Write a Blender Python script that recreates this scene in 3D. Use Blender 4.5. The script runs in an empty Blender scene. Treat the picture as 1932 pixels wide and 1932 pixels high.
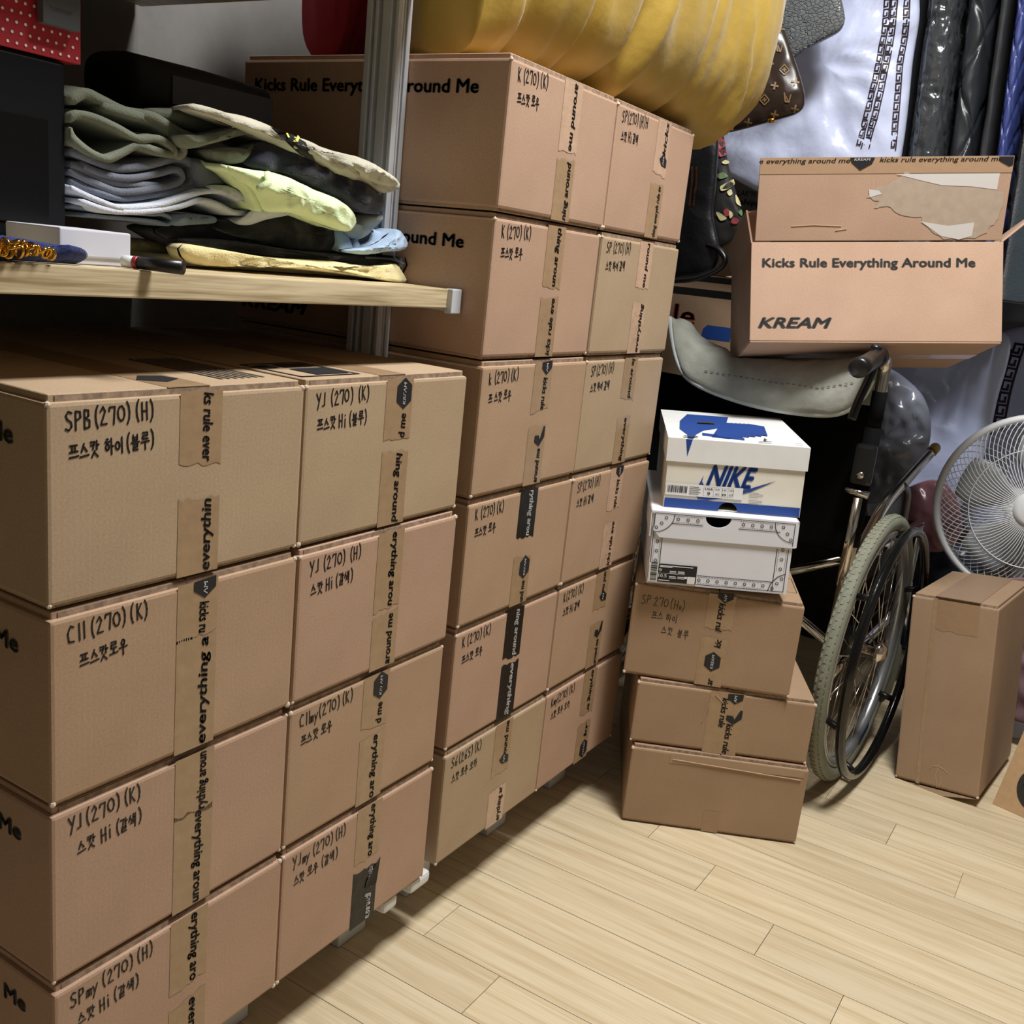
import bpy, bmesh, math, random
from mathutils import Vector, Matrix, Euler, noise
from mathutils.bvhtree import BVHTree

# ------------------------------------------------------------------ scene, camera, world, lights
scene = bpy.context.scene
COL = scene.collection
random.seed(7)
PI = math.pi
FPX, CX, CY = 1908.07, 981.05, 981.99          # focal length and principal point in the 1932 px frame
CAM = Vector((0.7239, -0.4821, 0.9688))
YAW, PITCH, ROLL = -0.5314, -0.2483, 0.1082
_f = Vector((math.sin(YAW)*math.cos(PITCH), math.cos(YAW)*math.cos(PITCH), math.sin(PITCH)))
_r = Vector((math.cos(YAW), -math.sin(YAW), 0)); _u = _r.cross(_f)
RT = _r*math.cos(ROLL) + _u*math.sin(ROLL)
UP = -_r*math.sin(ROLL) + _u*math.cos(ROLL)
FW = _f
cam_d = bpy.data.cameras.new('camera'); cam = bpy.data.objects.new('camera', cam_d); COL.objects.link(cam)
cam.matrix_world = Matrix(((RT.x, UP.x, -FW.x, CAM.x), (RT.y, UP.y, -FW.y, CAM.y), (RT.z, UP.z, -FW.z, CAM.z), (0, 0, 0, 1)))
cam_d.sensor_width = 36; cam_d.lens = 36*FPX/1932
cam_d.shift_x = -(CX-966)/1932; cam_d.shift_y = (CY-966)/1932
cam_d.clip_start = 0.02
scene.camera = cam

w = bpy.data.worlds.new('world'); scene.world = w; w.use_nodes = True
w.node_tree.nodes['Background'].inputs[0].default_value = (0.6, 0.65, 0.75, 1)
w.node_tree.nodes['Background'].inputs[1].default_value = 0.0
LIGHTS = [((0.62, 0.74, 2.57), 0.44, 0.44, 54.0)]   # ceiling lamps: place, length, width, watts
for i, (p, sx, sy, e) in enumerate(LIGHTS):
    ld = bpy.data.lights.new('ceiling_lamp_offscreen', 'AREA'); ld.shape = 'RECTANGLE'; ld.size = sx; ld.size_y = sy
    ld.energy = e; ld.color = (1.0, 0.98, 0.955)
    lo = bpy.data.objects.new('ceiling_lamp_offscreen', ld); COL.objects.link(lo); lo.location = p
vs = scene.view_settings
vs.view_transform = 'Standard'; vs.look = 'None'; vs.gamma = 1; vs.use_curve_mapping = False; vs.exposure = 0.36

# ------------------------------------------------------------------ pixel helpers
def ray(px, py): return FW + RT*((px-CX)/FPX) - UP*((py-CY)/FPX)
def PX(px, py, X): d = ray(px, py); return CAM + d*((X-CAM.x)/d.x)
def PY(px, py, Y): d = ray(px, py); return CAM + d*((Y-CAM.y)/d.y)
def PZ(px, py, Z): d = ray(px, py); return CAM + d*((Z-CAM.z)/d.z)

# ------------------------------------------------------------------ materials
def srgb(r, g, b):
    f = lambda c: (c/255/12.92) if c/255 <= 0.04045 else ((c/255+0.055)/1.055)**2.4
    return (f(r), f(g), f(b), 1)
MATS = {}
def mat(name, col, rough=0.6, metal=0.0, var=0.0, vscale=20, bump=0.0, bscale=200, stretch=(1, 1, 1), coat=0.0, alpha=1.0, trans=0.0, sheen=0.0, spec=0.5):
    if name in MATS: return MATS[name]
    m = bpy.data.materials.new(name); m.use_nodes = True; nt = m.node_tree; b = nt.nodes['Principled BSDF']
    c = srgb(*col); b.inputs['Base Color'].default_value = c; b.inputs['Roughness'].default_value = rough; b.inputs['Metallic'].default_value = metal
    b.inputs['Coat Weight'].default_value = coat; b.inputs['Alpha'].default_value = alpha
    b.inputs['Transmission Weight'].default_value = trans; b.inputs['Sheen Weight'].default_value = sheen
    b.inputs['Specular IOR Level'].default_value = spec
    if var or bump:
        tc = nt.nodes.new('ShaderNodeTexCoord'); mp = nt.nodes.new('ShaderNodeMapping'); mp.inputs['Scale'].default_value = stretch
        nt.links.new(tc.outputs['Object'], mp.inputs['Vector'])
    if var:
        n = nt.nodes.new('ShaderNodeTexNoise'); n.inputs['Scale'].default_value = vscale; n.inputs['Detail'].default_value = 6
        nt.links.new(mp.outputs[0], n.inputs['Vector'])
        r = nt.nodes.new('ShaderNodeValToRGB'); r.color_ramp.elements[0].position = 0.3; r.color_ramp.elements[1].position = 0.7
        r.color_ramp.elements[0].color = (c[0]*(1-var), c[1]*(1-var), c[2]*(1-var), 1)
        r.color_ramp.elements[1].color = (min(1, c[0]*(1+var)), min(1, c[1]*(1+var)), min(1, c[2]*(1+var)), 1)
        nt.links.new(n.outputs[0], r.inputs[0]); nt.links.new(r.outputs[0], b.inputs['Base Color'])
    if bump:
        n2 = nt.nodes.new('ShaderNodeTexNoise'); n2.inputs['Scale'].default_value = bscale; n2.inputs['Detail'].default_value = 4
        nt.links.new(mp.outputs[0], n2.inputs['Vector'])
        bp = nt.nodes.new('ShaderNodeBump'); bp.inputs['Strength'].default_value = bump; bp.inputs['Distance'].default_value = 0.002
        nt.links.new(n2.outputs[0], bp.inputs['Height']); nt.links.new(bp.outputs[0], b.inputs['Normal'])
    MATS[name] = m; return m

def kraft(name, col):
    m = bpy.data.materials.new(name); m.use_nodes = True; nt = m.node_tree; b = nt.nodes['Principled BSDF']
    c = srgb(*col); b.inputs['Roughness'].default_value = 0.72; b.inputs['Specular IOR Level'].default_value = 0.3
    tc = nt.nodes.new('ShaderNodeTexCoord')
    n = nt.nodes.new('ShaderNodeTexNoise'); n.inputs['Scale'].default_value = 9; n.inputs['Detail'].default_value = 3
    n2 = nt.nodes.new('ShaderNodeTexNoise'); n2.inputs['Scale'].default_value = 420; n2.inputs['Detail'].default_value = 3
    for x in (n, n2): nt.links.new(tc.outputs['Object'], x.inputs['Vector'])
    mx = nt.nodes.new('ShaderNodeMix'); mx.data_type = 'FLOAT'; mx.inputs[0].default_value = 0.55
    nt.links.new(n.outputs[0], mx.inputs[2]); nt.links.new(n2.outputs[0], mx.inputs[3])
    r = nt.nodes.new('ShaderNodeValToRGB'); r.color_ramp.elements[0].position = 0.36; r.color_ramp.elements[1].position = 0.66
    r.color_ramp.elements[0].color = (c[0]*0.88, c[1]*0.86, c[2]*0.84, 1); r.color_ramp.elements[1].color = (c[0]*1.08, c[1]*1.08, c[2]*1.08, 1)
    nt.links.new(mx.outputs[0], r.inputs[0]); nt.links.new(r.outputs[0], b.inputs['Base Color'])
    wv = nt.nodes.new('ShaderNodeTexWave'); wv.inputs['Scale'].default_value = 55; wv.inputs['Distortion'].default_value = 0.6
    nt.links.new(tc.outputs['Object'], wv.inputs['Vector'])
    ad = nt.nodes.new('ShaderNodeMix'); ad.data_type = 'FLOAT'; ad.inputs[0].default_value = 0.35
    nt.links.new(n2.outputs[0], ad.inputs[2]); nt.links.new(wv.outputs[1], ad.inputs[3])
    bp = nt.nodes.new('ShaderNodeBump'); bp.inputs['Strength'].default_value = 0.07; bp.inputs['Distance'].default_value = 0.0012
    nt.links.new(ad.outputs[0], bp.inputs['Height']); nt.links.new(bp.outputs[0], b.inputs['Normal'])
    MATS[name] = m; return m
KR = [kraft('kraft_rosy', (180, 150, 128)), kraft('kraft_sand', (176, 154, 127)), kraft('kraft_tan', (176, 148, 122)), kraft('kraft_plain', (162, 136, 110))]
EDGE = mat('cardboard_cut_edge', (150, 128, 108), 0.9, var=0.35, vscale=160)
SCUFF = mat('scuffed_card', (206, 190, 172), .9)
TAPE = mat('brown_clear_tape', (161, 134, 104), 0.28, var=0.08, vscale=60, bump=0.25, bscale=70)
TAPEC = mat('clear_tape', (192, 162, 138), 0.18, var=0.08, vscale=50, bump=0.5, bscale=60)
TAPEK = mat('black_tape', (13, 13, 15), 0.32, bump=0.5, bscale=60, spec=.3)
INK = mat('black_print', (24, 24, 28), 0.6)
INKG = mat('dark_grey_print', (58, 56, 54), 0.65)
PEN = mat('black_marker', (20, 17, 24), 0.5)
WPRINT = mat('white_print', (225, 225, 225), 0.6)
WHITEPL = mat('white_plastic', (215, 218, 220), 0.35)
CHROME = mat('chrome', (210, 205, 198), 0.13, 1.0)
BLACKPL = mat('black_plastic', (18, 18, 19), 0.35)
BLACKFB = mat('black_fabric', (13, 13, 14), 0.95, bump=0.3, bscale=900, spec=0.1)

def wood(name, light, dark, scale=1.0, axis='X', perobj=True):
    m = bpy.data.materials.new(name); m.use_nodes = True; nt = m.node_tree; b = nt.nodes['Principled BSDF']
    b.inputs['Roughness'].default_value = 0.42; b.inputs['Specular IOR Level'].default_value = 0.4
    tc = nt.nodes.new('ShaderNodeTexCoord'); oi = nt.nodes.new('ShaderNodeObjectInfo')
    va = nt.nodes.new('ShaderNodeVectorMath'); va.operation = 'MULTIPLY_ADD'
    nt.links.new(tc.outputs['Object'], va.inputs[0]); va.inputs[1].default_value = (1, 1, 1)
    cmb = nt.nodes.new('ShaderNodeCombineXYZ'); mul = nt.nodes.new('ShaderNodeMath'); mul.operation = 'MULTIPLY'; mul.inputs[1].default_value = 37.0
    nt.links.new(oi.outputs['Random'], mul.inputs[0])
    for k in range(3): nt.links.new(mul.outputs[0], cmb.inputs[k])
    nt.links.new(cmb.outputs[0], va.inputs[2])
    mp = nt.nodes.new('ShaderNodeMapping'); mp.inputs['Scale'].default_value = {'X': (1.3*scale, 26*scale, 26*scale), 'Y': (26*scale, 1.3*scale, 26*scale)}[axis]
    nt.links.new(va.outputs[0], mp.inputs['Vector'])
    n = nt.nodes.new('ShaderNodeTexNoise'); n.inputs['Scale'].default_value = 2.2; n.inputs['Detail'].default_value = 5; n.inputs['Distortion'].default_value = 0.5
    nt.links.new(mp.outputs[0], n.inputs['Vector'])
    mp2 = nt.nodes.new('ShaderNodeMapping'); mp2.inputs['Scale'].default_value = {'X': (5*scale, 160*scale, 160*scale), 'Y': (160*scale, 5*scale, 160*scale)}[axis]
    nt.links.new(va.outputs[0], mp2.inputs['Vector'])
    n2 = nt.nodes.new('ShaderNodeTexNoise'); n2.inputs['Scale'].default_value = 2.0; n2.inputs['Detail'].default_value = 2
    nt.links.new(mp2.outputs[0], n2.inputs['Vector'])
    mx = nt.nodes.new('ShaderNodeMix'); mx.data_type = 'FLOAT'; mx.inputs[0].default_value = 0.35
    nt.links.new(n.outputs[0], mx.inputs[2]); nt.links.new(n2.outputs[0], mx.inputs[3])
    r = nt.nodes.new('ShaderNodeValToRGB'); r.color_ramp.elements[0].position = 0.33; r.color_ramp.elements[1].position = 0.6
    r.color_ramp.elements[0].color = srgb(*dark); r.color_ramp.elements[1].color = srgb(*light)
    nt.links.new(mx.outputs[0], r.inputs[0])
    hs = nt.nodes.new('ShaderNodeHueSaturation')
    if perobj:
        mr = nt.nodes.new('ShaderNodeMapRange'); mr.inputs[3].default_value = 0.94; mr.inputs[4].default_value = 1.05
        nt.links.new(oi.outputs['Random'], mr.inputs[0]); nt.links.new(mr.outputs[0], hs.inputs['Value'])
    nt.links.new(r.outputs[0], hs.inputs['Color']); nt.links.new(hs.outputs[0], b.inputs['Base Color'])
    bp = nt.nodes.new('ShaderNodeBump'); bp.inputs['Strength'].default_value = 0.15; bp.inputs['Distance'].default_value = 0.0008
    nt.links.new(mx.outputs[0], bp.inputs['Height']); nt.links.new(bp.outputs[0], b.inputs['Normal'])
    MATS[name] = m; return m
FLOORM = wood('pale_oak_floor', (214, 199, 168), (190, 170, 134))
SHELFM = wood('shelf_laminate', (212, 196, 162), (146, 126, 92), 1.3, 'Y', False)

# ------------------------------------------------------------------ mesh helpers
class MB:
    def __init__(s): s.v = []; s.f = []; s.M = Matrix()
    def add(s, vs, fs):
        o = len(s.v); s.v += [tuple(s.M @ Vector(p)) for p in vs]; s.f += [tuple(i+o for i in f) for f in fs]
    def box(s, x0, x1, y0, y1, z0, z1):
        s.add([(x0, y0, z0), (x1, y0, z0), (x1, y1, z0), (x0, y1, z0), (x0, y0, z1), (x1, y0, z1), (x1, y1, z1), (x0, y1, z1)],
              [(0, 3, 2, 1), (4, 5, 6, 7), (0, 1, 5, 4), (1, 2, 6, 5), (2, 3, 7, 6), (3, 0, 4, 7)])
    def tube(s, pts, rad, n=10, close=False, caps=True):
        pts = [Vector(p) for p in pts]; N = len(pts); rads = rad if isinstance(rad, (list, tuple)) else [rad]*N
        vs = []; prev = None
        for i, p in enumerate(pts):
            a = pts[(i-1) % N] if (close or i > 0) else p; b = pts[(i+1) % N] if (close or i < N-1) else p
            t = (b-a).normalized()
            if prev is None:
                ref = Vector((0, 0, 1)) if abs(t.z) < 0.9 else Vector((1, 0, 0)); x = t.cross(ref).normalized()
            else: x = (prev - t*prev.dot(t)).normalized()
            prev = x; y = t.cross(x)
            for k in range(n):
                q = 2*PI*k/n; vs.append(p + (x*math.cos(q)+y*math.sin(q))*rads[i])
        fs = []
        for i in range(N if close else N-1):
            for k in range(n):
                a = i*n+k; b = i*n+(k+1) % n; j = ((i+1) % N)*n
                fs.append((a, b, j+(k+1) % n, j+k))
        if caps and not close: fs += [tuple(range(n-1, -1, -1)), tuple((N-1)*n+k for k in range(n))]
        s.add(vs, fs)
    def lathe(s, prof, n=32, axis='X', center=(0, 0, 0)):
        vs = []; fs = []; m = len(prof)
        for k in range(n):
            q = 2*PI*k/n
            for (r, a) in prof:
                c, d = r*math.cos(q), r*math.sin(q)
                p = {'X': (a, c, d), 'Y': (c, a, d), 'Z': (c, d, a)}[axis]
                vs.append((p[0]+center[0], p[1]+center[1], p[2]+center[2]))
        for k in range(n):
            for i in range(m-1):
                a = k*m+i; b = ((k+1) % n)*m+i; fs.append((a, b, b+1, a+1))
        s.add(vs, fs)
    def poly(s, pts): s.add(pts, [tuple(range(len(pts)))])
    def build(s, name, m, parent=None, smooth=False, bevel=0, kind=None, fix=True, seg=2):
        me = bpy.data.meshes.new(name); me.from_pydata(s.v, [], s.f); me.update()
        if fix or bevel:
            b = bmesh.new(); b.from_mesh(me)
            if bevel: bmesh.ops.bevel(b, geom=b.edges[:], offset=bevel, segments=seg, affect='EDGES', profile=0.6)
            if fix: bmesh.ops.recalc_face_normals(b, faces=b.faces[:])
            b.to_mesh(me); b.free()
        if smooth: me.shade_smooth()
        me.materials.append(m); o = bpy.data.objects.new(name, me); COL.objects.link(o)
        if parent: o.parent = parent
        if kind: o['kind'] = kind
        return o
def tag(o, label, cat, group=None):
    o['label'] = label; o['category'] = cat
    if group: o['group'] = group
    return o
def empty(name, loc=(0, 0, 0), rot=(0, 0, 0), label=None, cat=None, group=None):
    o = bpy.data.objects.new(name, None); COL.objects.link(o); o.location = loc; o.rotation_euler = rot; o.empty_display_size = 0.05
    if label: tag(o, label, cat, group)
    return o
def struct(o): o['kind'] = 'structure'; return o
def sbox(name, m, b, parent=None, bevel=0, smooth=False):
    mb = MB(); mb.box(*b); return mb.build(name, m, parent, smooth, bevel)
def catmull(pts, n=8, close=False):
    P = [Vector(p) for p in pts]; N = len(P); out = []
    rng = range(N) if close else range(N-1)
    for i in rng:
        p0 = P[(i-1) % N] if (close or i > 0) else P[0]; p1 = P[i]; p2 = P[(i+1) % N]; p3 = P[(i+2) % N] if (close or i+2 < N) else P[-1]
        for k in range(n):
            t = k/n; out.append(0.5*((2*p1)+(p2-p0)*t+(2*p0-5*p1+4*p2-p3)*t*t+(3*p1-p0-3*p2+p3)*t**3))
    if not close: out.append(P[-1])
    return out
def resample(pts, n, close=True):
    pts = list(pts)+([pts[0]] if close else []); L = [0]
    for a, b in zip(pts, pts[1:]): L.append(L[-1]+(b-a).length)
    out = []; j = 0
    for k in range(n):
        s = L[-1]*k/(n if close else n-1)
        while j < len(L)-2 and L[j+1] < s: j += 1
        d = L[j+1]-L[j]; t = 0 if d < 1e-12 else (s-L[j])/d; out.append(pts[j].lerp(pts[j+1], min(1, t)))
    return out
def fold_noise(p, sc, seed):
    a = noise.noise(Vector((p.x*sc+seed*3.1, p.y*sc-seed*1.7, p.z*sc+seed)))
    b = 1-abs(noise.noise(Vector((p.x*sc*1.9-seed, p.y*sc*1.9+seed*2.3, p.z*sc*1.9))))*2
    return 0.55*a+0.45*b
def pillow(name, pts, nrm, bf, bb, m, parent=None, n=72, rings=14, amp=0.006, sc=14, seed=1, power=2.2, smooth_pts=True, stretch=(1, 1, 1)):
    """a stuffed, real-depth body whose outline is pts, bulging bf along nrm and bb behind"""
    nrm = Vector(nrm).normalized()
    pts = resample(catmull(pts, 6, True) if smooth_pts else [Vector(p) for p in pts], n)
    c = sum(pts, Vector())/n; vs = []; fs = []
    S = Vector(stretch)
    def put(side):
        idx = []
        for r in range(rings+1):
            f = 1 - r/rings
            f2 = math.sin(f*PI/2) if r < rings else 0
            row = []
            for q in pts:
                p = c+(q-c)*f2; h = (1-f2**power)**(1/power)
                k = Vector((p.x*S.x, p.y*S.y, p.z*S.z))
                d = (bf if side > 0 else -bb)*h + (amp*fold_noise(k, sc, seed)*(0.35+0.65*h))*side
                row.append(len(vs)); vs.append(p+nrm*d)
                if r == rings: break
            idx.append(row)
        for r in range(rings):
            a, b = idx[r], idx[r+1]
            for k in range(n):
                k2 = (k+1) % n
                if len(b) == 1: fs.append((a[k], a[k2], b[0]) if side > 0 else (a[k2], a[k], b[0]))
                else: fs.append((a[k], a[k2], b[k2], b[k]) if side > 0 else (a[k2], a[k], b[k], b[k2]))
    put(1); put(-1)
    mb = MB(); mb.add(vs, fs); o = mb.build(name, m, parent, True)
    b = bmesh.new(); b.from_mesh(o.data); bmesh.ops.remove_doubles(b, verts=b.verts, dist=0.0008); bmesh.ops.recalc_face_normals(b, faces=b.faces); b.to_mesh(o.data); b.free(); o.data.shade_smooth()
    return o
def ribbon(mb, pts, wd, nrm):
    """flat pen stroke of width wd through pts, lying across nrm"""
    pts = [Vector(p) for p in pts]
    for a, b in zip(pts, pts[1:]):
        d = (b-a)
        if d.length < 1e-7: continue
        s = d.normalized().cross(nrm)*wd/2
        mb.add([a-s, a+s, b+s, b-s], [(0, 1, 2, 3)])
    for p in pts:
        x = Vector((1, 0, 0)) if abs(nrm.x) < 0.8 else Vector((0, 1, 0)); u = nrm.cross(x).normalized(); v = nrm.cross(u)
        mb.add([p+(u*math.cos(k*PI/3)+v*math.sin(k*PI/3))*wd/2 for k in range(6)], [tuple(range(6))])

# ------------------------------------------------------------------ lettering
TXT = {}
def text_geo(s, shear=0.0, bold=0.012):
    key = (s, shear, bold)
    if key not in TXT:
        cu = bpy.data.curves.new('t', 'FONT'); cu.body = s; cu.size = 1; cu.shear = shear; cu.offset = 0; cu.resolution_u = 2; cu.fill_mode = 'FRONT'
        o = bpy.data.objects.new('t', cu); COL.objects.link(o); bpy.context.view_layer.update()
        me = bpy.data.meshes.new_from_object(o.evaluated_get(bpy.context.evaluated_depsgraph_get()))
        vs = [v.co.copy() for v in me.vertices]; fs = [tuple(p.vertices) for p in me.polygons]
        bpy.data.objects.remove(o); bpy.data.curves.remove(cu); bpy.data.meshes.remove(me)
        x0 = min((v.x for v in vs), default=0); x1 = max((v.x for v in vs), default=1)
        TXT[key] = ([Vector((v.x-x0, v.y, 0)) for v in vs], fs, x1-x0)
    return TXT[key]
def text(mb, s, org, ex, ey, h, width=None, shear=0.0, bold=0.012, center=False):
    """h = cap height; the text starts at org on its base line"""
    vs, fs, wd = text_geo(s, shear, bold); k = h/0.72; kx = k if width is None else width/max(wd, 1e-6)
    org = Vector(org); ex = Vector(ex); ey = Vector(ey)
    if center: org = org - ex*(wd*kx/2) - ey*(h/2)
    for (a, b) in ((-1, 0), (1, 0), (0, 1), (0, -1)) if bold > .015 else ((-1, 0), (1, 0)):
        mb.add([org+ex*((v.x+a*bold)*kx)+ey*((v.y+b*bold*.8)*k) for v in vs], fs)
def circ(cx, cy, r, n=8): return [(cx+r*math.cos(2*PI*k/n+1.3), cy+r*math.sin(2*PI*k/n+1.3)) for k in range(n+1)]
G = {
 'S': [[(.8, .9), (.45, 1), (.15, .8), (.3, .58), (.7, .42), (.75, .18), (.4, 0), (.05, .1)]], 'P': [[(.15, 0), (.2, 1), (.7, .95), (.75, .65), (.2, .5)]],
 'B': [[(.15, 0), (.2, 1), (.65, .95), (.65, .65), (.25, .55), (.75, .4), (.7, .05), (.15, 0)]], 'C': [[(.8, .9), (.45, 1), (.1, .6), (.2, .1), (.8, .05)]],
 '1': [[(.4, 1), (.4, 0)]], 'Y': [[(.1, 1), (.45, .55)], [(.85, 1), (.3, -.1)]], 'J': [[(.6, 1), (.55, .15), (.15, .1)]],
 'K': [[(.2, 1), (.2, 0)], [(.75, .95), (.25, .5), (.8, 0)]], 'k': [[(.2, 1), (.2, 0)], [(.65, .6), (.25, .35), (.7, 0)]], 'H': [[(.15, 1), (.15, 0)], [(.75, 1), (.75, 0)], [(.15, .5), (.75, .5)]],
 'i': [[(.3, .65), (.3, 0)], [(.3, .95), (.3, .9)]], 'm': [[(.0, 0), (.05, .5), (.3, .45), (.3, 0), (.35, .5), (.6, .45), (.6, 0)]], 'y': [[(.1, .5), (.35, .1)], [(.7, .55), (.1, -.35)]],
 '2': [[(.1, .75), (.4, 1), (.65, .75), (.1, .05), (.8, .05)]], '7': [[(.05, .75), (.1, .95), (.75, .95), (.55, 0)]], '0': [circ(.4, .5, .42)], '6': [[(.7, 1), (.2, .5), (.2, .1), (.6, .05), (.65, .4), (.2, .4)]],
 '5': [[(.75, 1), (.25, 1), (.2, .6), (.65, .5), (.6, .1), (.1, .05)]], '(': [[(.62, 1.12), (.42, .88), (.34, .55), (.38, .2), (.56, -.1)]], ')': [[(.14, 1.12), (.36, .86), (.43, .52), (.36, .15), (.12, -.12)]], 'o': [circ(.35, .25, .2)],
 '프': [[(.1, .9), (.9, .9)], [(.35, .9), (.33, .5)], [(.65, .9), (.67, .5)], [(.05, .5), (.95, .52)], [(0, .18), (1, .22)]],
 '스': [[(.5, .95), (.2, .45)], [(.48, .75), (.8, .45)], [(0, .15), (1, .22)]],
 '캇': [[(.05, .95), (.5, .95), (.3, .5)], [(.05, .75), (.45, .75)], [(.75, 1), (.75, .45)], [(.75, .72), (.98, .74)], [(.5, .4), (.15, 0)], [(.45, .28), (.85, 0)]],
 '하': [[(.2, .98), (.4, .98)], [(.05, .8), (.58, .82)], circ(.3, .48, .2), [(.78, 1), (.78, 0)], [(.78, .5), (1, .5)]],
 '이': [circ(.3, .5, .25), [(.82, 1), (.82, 0)]],
 '블': [[(.25, 1), (.25, .65), (.75, .65), (.75, 1)], [(.25, .82), (.75, .82)], [(0, .5), (1, .52)], [(.25, .38), (.75, .38), (.75, .2), (.25, .2), (.25, .02), (.8, .02)]],
 '루': [[(.2, 1), (.8, 1), (.8, .8), (.2, .8), (.2, .6), (.85, .6)], [(0, .38), (1, .42)], [(.5, .4), (.5, -.1)]],
 '로': [[(.2, 1), (.8, 1), (.8, .8), (.2, .8), (.2, .58), (.85, .58)], [(.5, .5), (.5, .2)], [(0, .18), (1, .22)]],
 '우': [circ(.5, .78, .2), [(0, .42), (1, .46)], [(.5, .44), (.5, -.1)]],
 '갈': [[(.05, .95), (.5, .95), (.4, .55)], [(.75, 1), (.75, .5)], [(.75, .75), (.97, .77)], [(.2, .38), (.75, .38), (.75, .2), (.2, .2), (.2, 0), (.8, 0)]],
 '색': [[(.22, .95), (0, .5)], [(.18, .75), (.42, .5)], [(.6, 1), (.6, .45)], [(.6, .72), (.84, .72)], [(.86, 1), (.86, .45)], [(.2, .33), (.82, .35), (.8, -.05)]],
 '모': [[(.25, .95), (.75, .95), (.75, .6), (.25, .6), (.25, .95)], [(.5, .6), (.5, .22)], [(0, .18), (1, .22)]],
 '카': [[(.05, .9), (.5, .9), (.2, .2)], [(.05, .6), (.45, .62)], [(.78, 1), (.78, 0)], [(.78, .5), (1, .5)]],
}
ADV = {'1': .5, '(': .78, ')': .85, 'i': .5, ' ': .4, 'm': .7, 'y': .65, 'o': .6}
def write(mb, s, org, ex, ey, h, wd, squeeze=0.82, jit=0.05):
    nrm = Vector(ex).cross(Vector(ey)); x = 0.0; org = Vector(org); ex = Vector(ex); ey = Vector(ey)
    for ch in s:
        if ch in G:
            big = ord(ch) > 1000
            j = (random.uniform(-jit, jit), random.uniform(-jit, jit))
            for st in G[ch]:
                pts = [org + ex*((x+(a*(1.0 if big else .9)+j[0]))*h*squeeze) + ey*((b+j[1])*h*(0.95 if big else 1)) for a, b in st]
                ribbon(mb, pts, wd, nrm)
        x += ADV.get(ch, 1.2 if ord(ch) > 1000 else .95)

# ------------------------------------------------------------------ room shell
ROOM = (-0.66, 2.3, -1.7, 2.9, 2.61)
x0, x1, y0, y1, zc = ROOM
WALLP = mat('cool_wallpaper', (120, 118, 115), 0.8, var=0.05, vscale=40, bump=0.1, bscale=300)
struct(sbox('wall_left', WALLP, (x0-.05, x0, y0, y1, -.05, zc)))
struct(sbox('wall_back', WALLP, (x0-.05, x1+.05, y1, y1+.05, -.05, zc)))
struct(sbox('wall_right', WALLP, (x1, x1+.05, y0, y1, -.05, zc)))
struct(sbox('wall_front', WALLP, (x0-.05, x1+.05, y0-.05, y0, -.05, zc)))
struct(sbox('ceiling', mat('ceiling_paper', (168, 167, 164), 0.9), (x0-.05, x1+.05, y0-.05, y1+.05, zc, zc+.05)))
floor = struct(sbox('floor', mat('floor_joint', (190, 168, 130), 0.9), (x0-.05, x1+.05, y0-.05, y1+.05, -.06, -.0055)))
PW = 0.0947; gap = 0.0010; PLEN = 0.79
known = {0: .141, 1: .006, 3: .550, 4: .415, 5: .280, 6: .150, 8: .641, 9: .505}
k0 = int((y0-.496)//PW); k1 = int((y1-.496)//PW)
cache = {}
for k in range(k0, k1+1):
    ya = max(y0, .496+k*PW); yb = min(y1, .496+(k+1)*PW)
    if yb-ya < .01: continue
    xs = known.get(k, .141-.1355*k); xs = x0 + ((xs-x0) % PLEN) - PLEN
    while xs < x1:
        a, b = max(x0, xs), min(x1, xs+PLEN); xs += PLEN
        if b-a < .01: continue
        key = (round(b-a, 3), round(yb-ya, 3))
        if key not in cache:
            mb = MB(); mb.box(gap/2, b-a-gap/2, gap/2, yb-ya-gap/2, -.006, 0)
            o = mb.build('plank', FLOORM, floor); cache[key] = o
        else:
            o = cache[key].copy(); COL.objects.link(o); o.parent = floor
        o.location = (a, ya, 0)
for i, (p, sx, sy, e) in enumerate(LIGHTS):
    t = empty('ceiling_light', (p[0], p[1], zc), (0, 0, 0), 'square ceiling light above the floor in front of the box wall', 'ceiling light')
    sbox('housing', WHITEPL, (-sx/2-.03, sx/2+.03, -sy/2-.03, sy/2+.03, -.03, 0), t, .004)
    rim = MB()
    for a in (-1, 1):
        rim.box(-sx/2-.03, sx/2+.03, a*(sy/2+.022)-.008, a*(sy/2+.022)+.008, -.045, -.03); rim.box(a*(sx/2+.022)-.008, a*(sx/2+.022)+.008, -sy/2-.03, sy/2+.03, -.045, -.03)
    rim.build('rim', WHITEPL, t)

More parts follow.
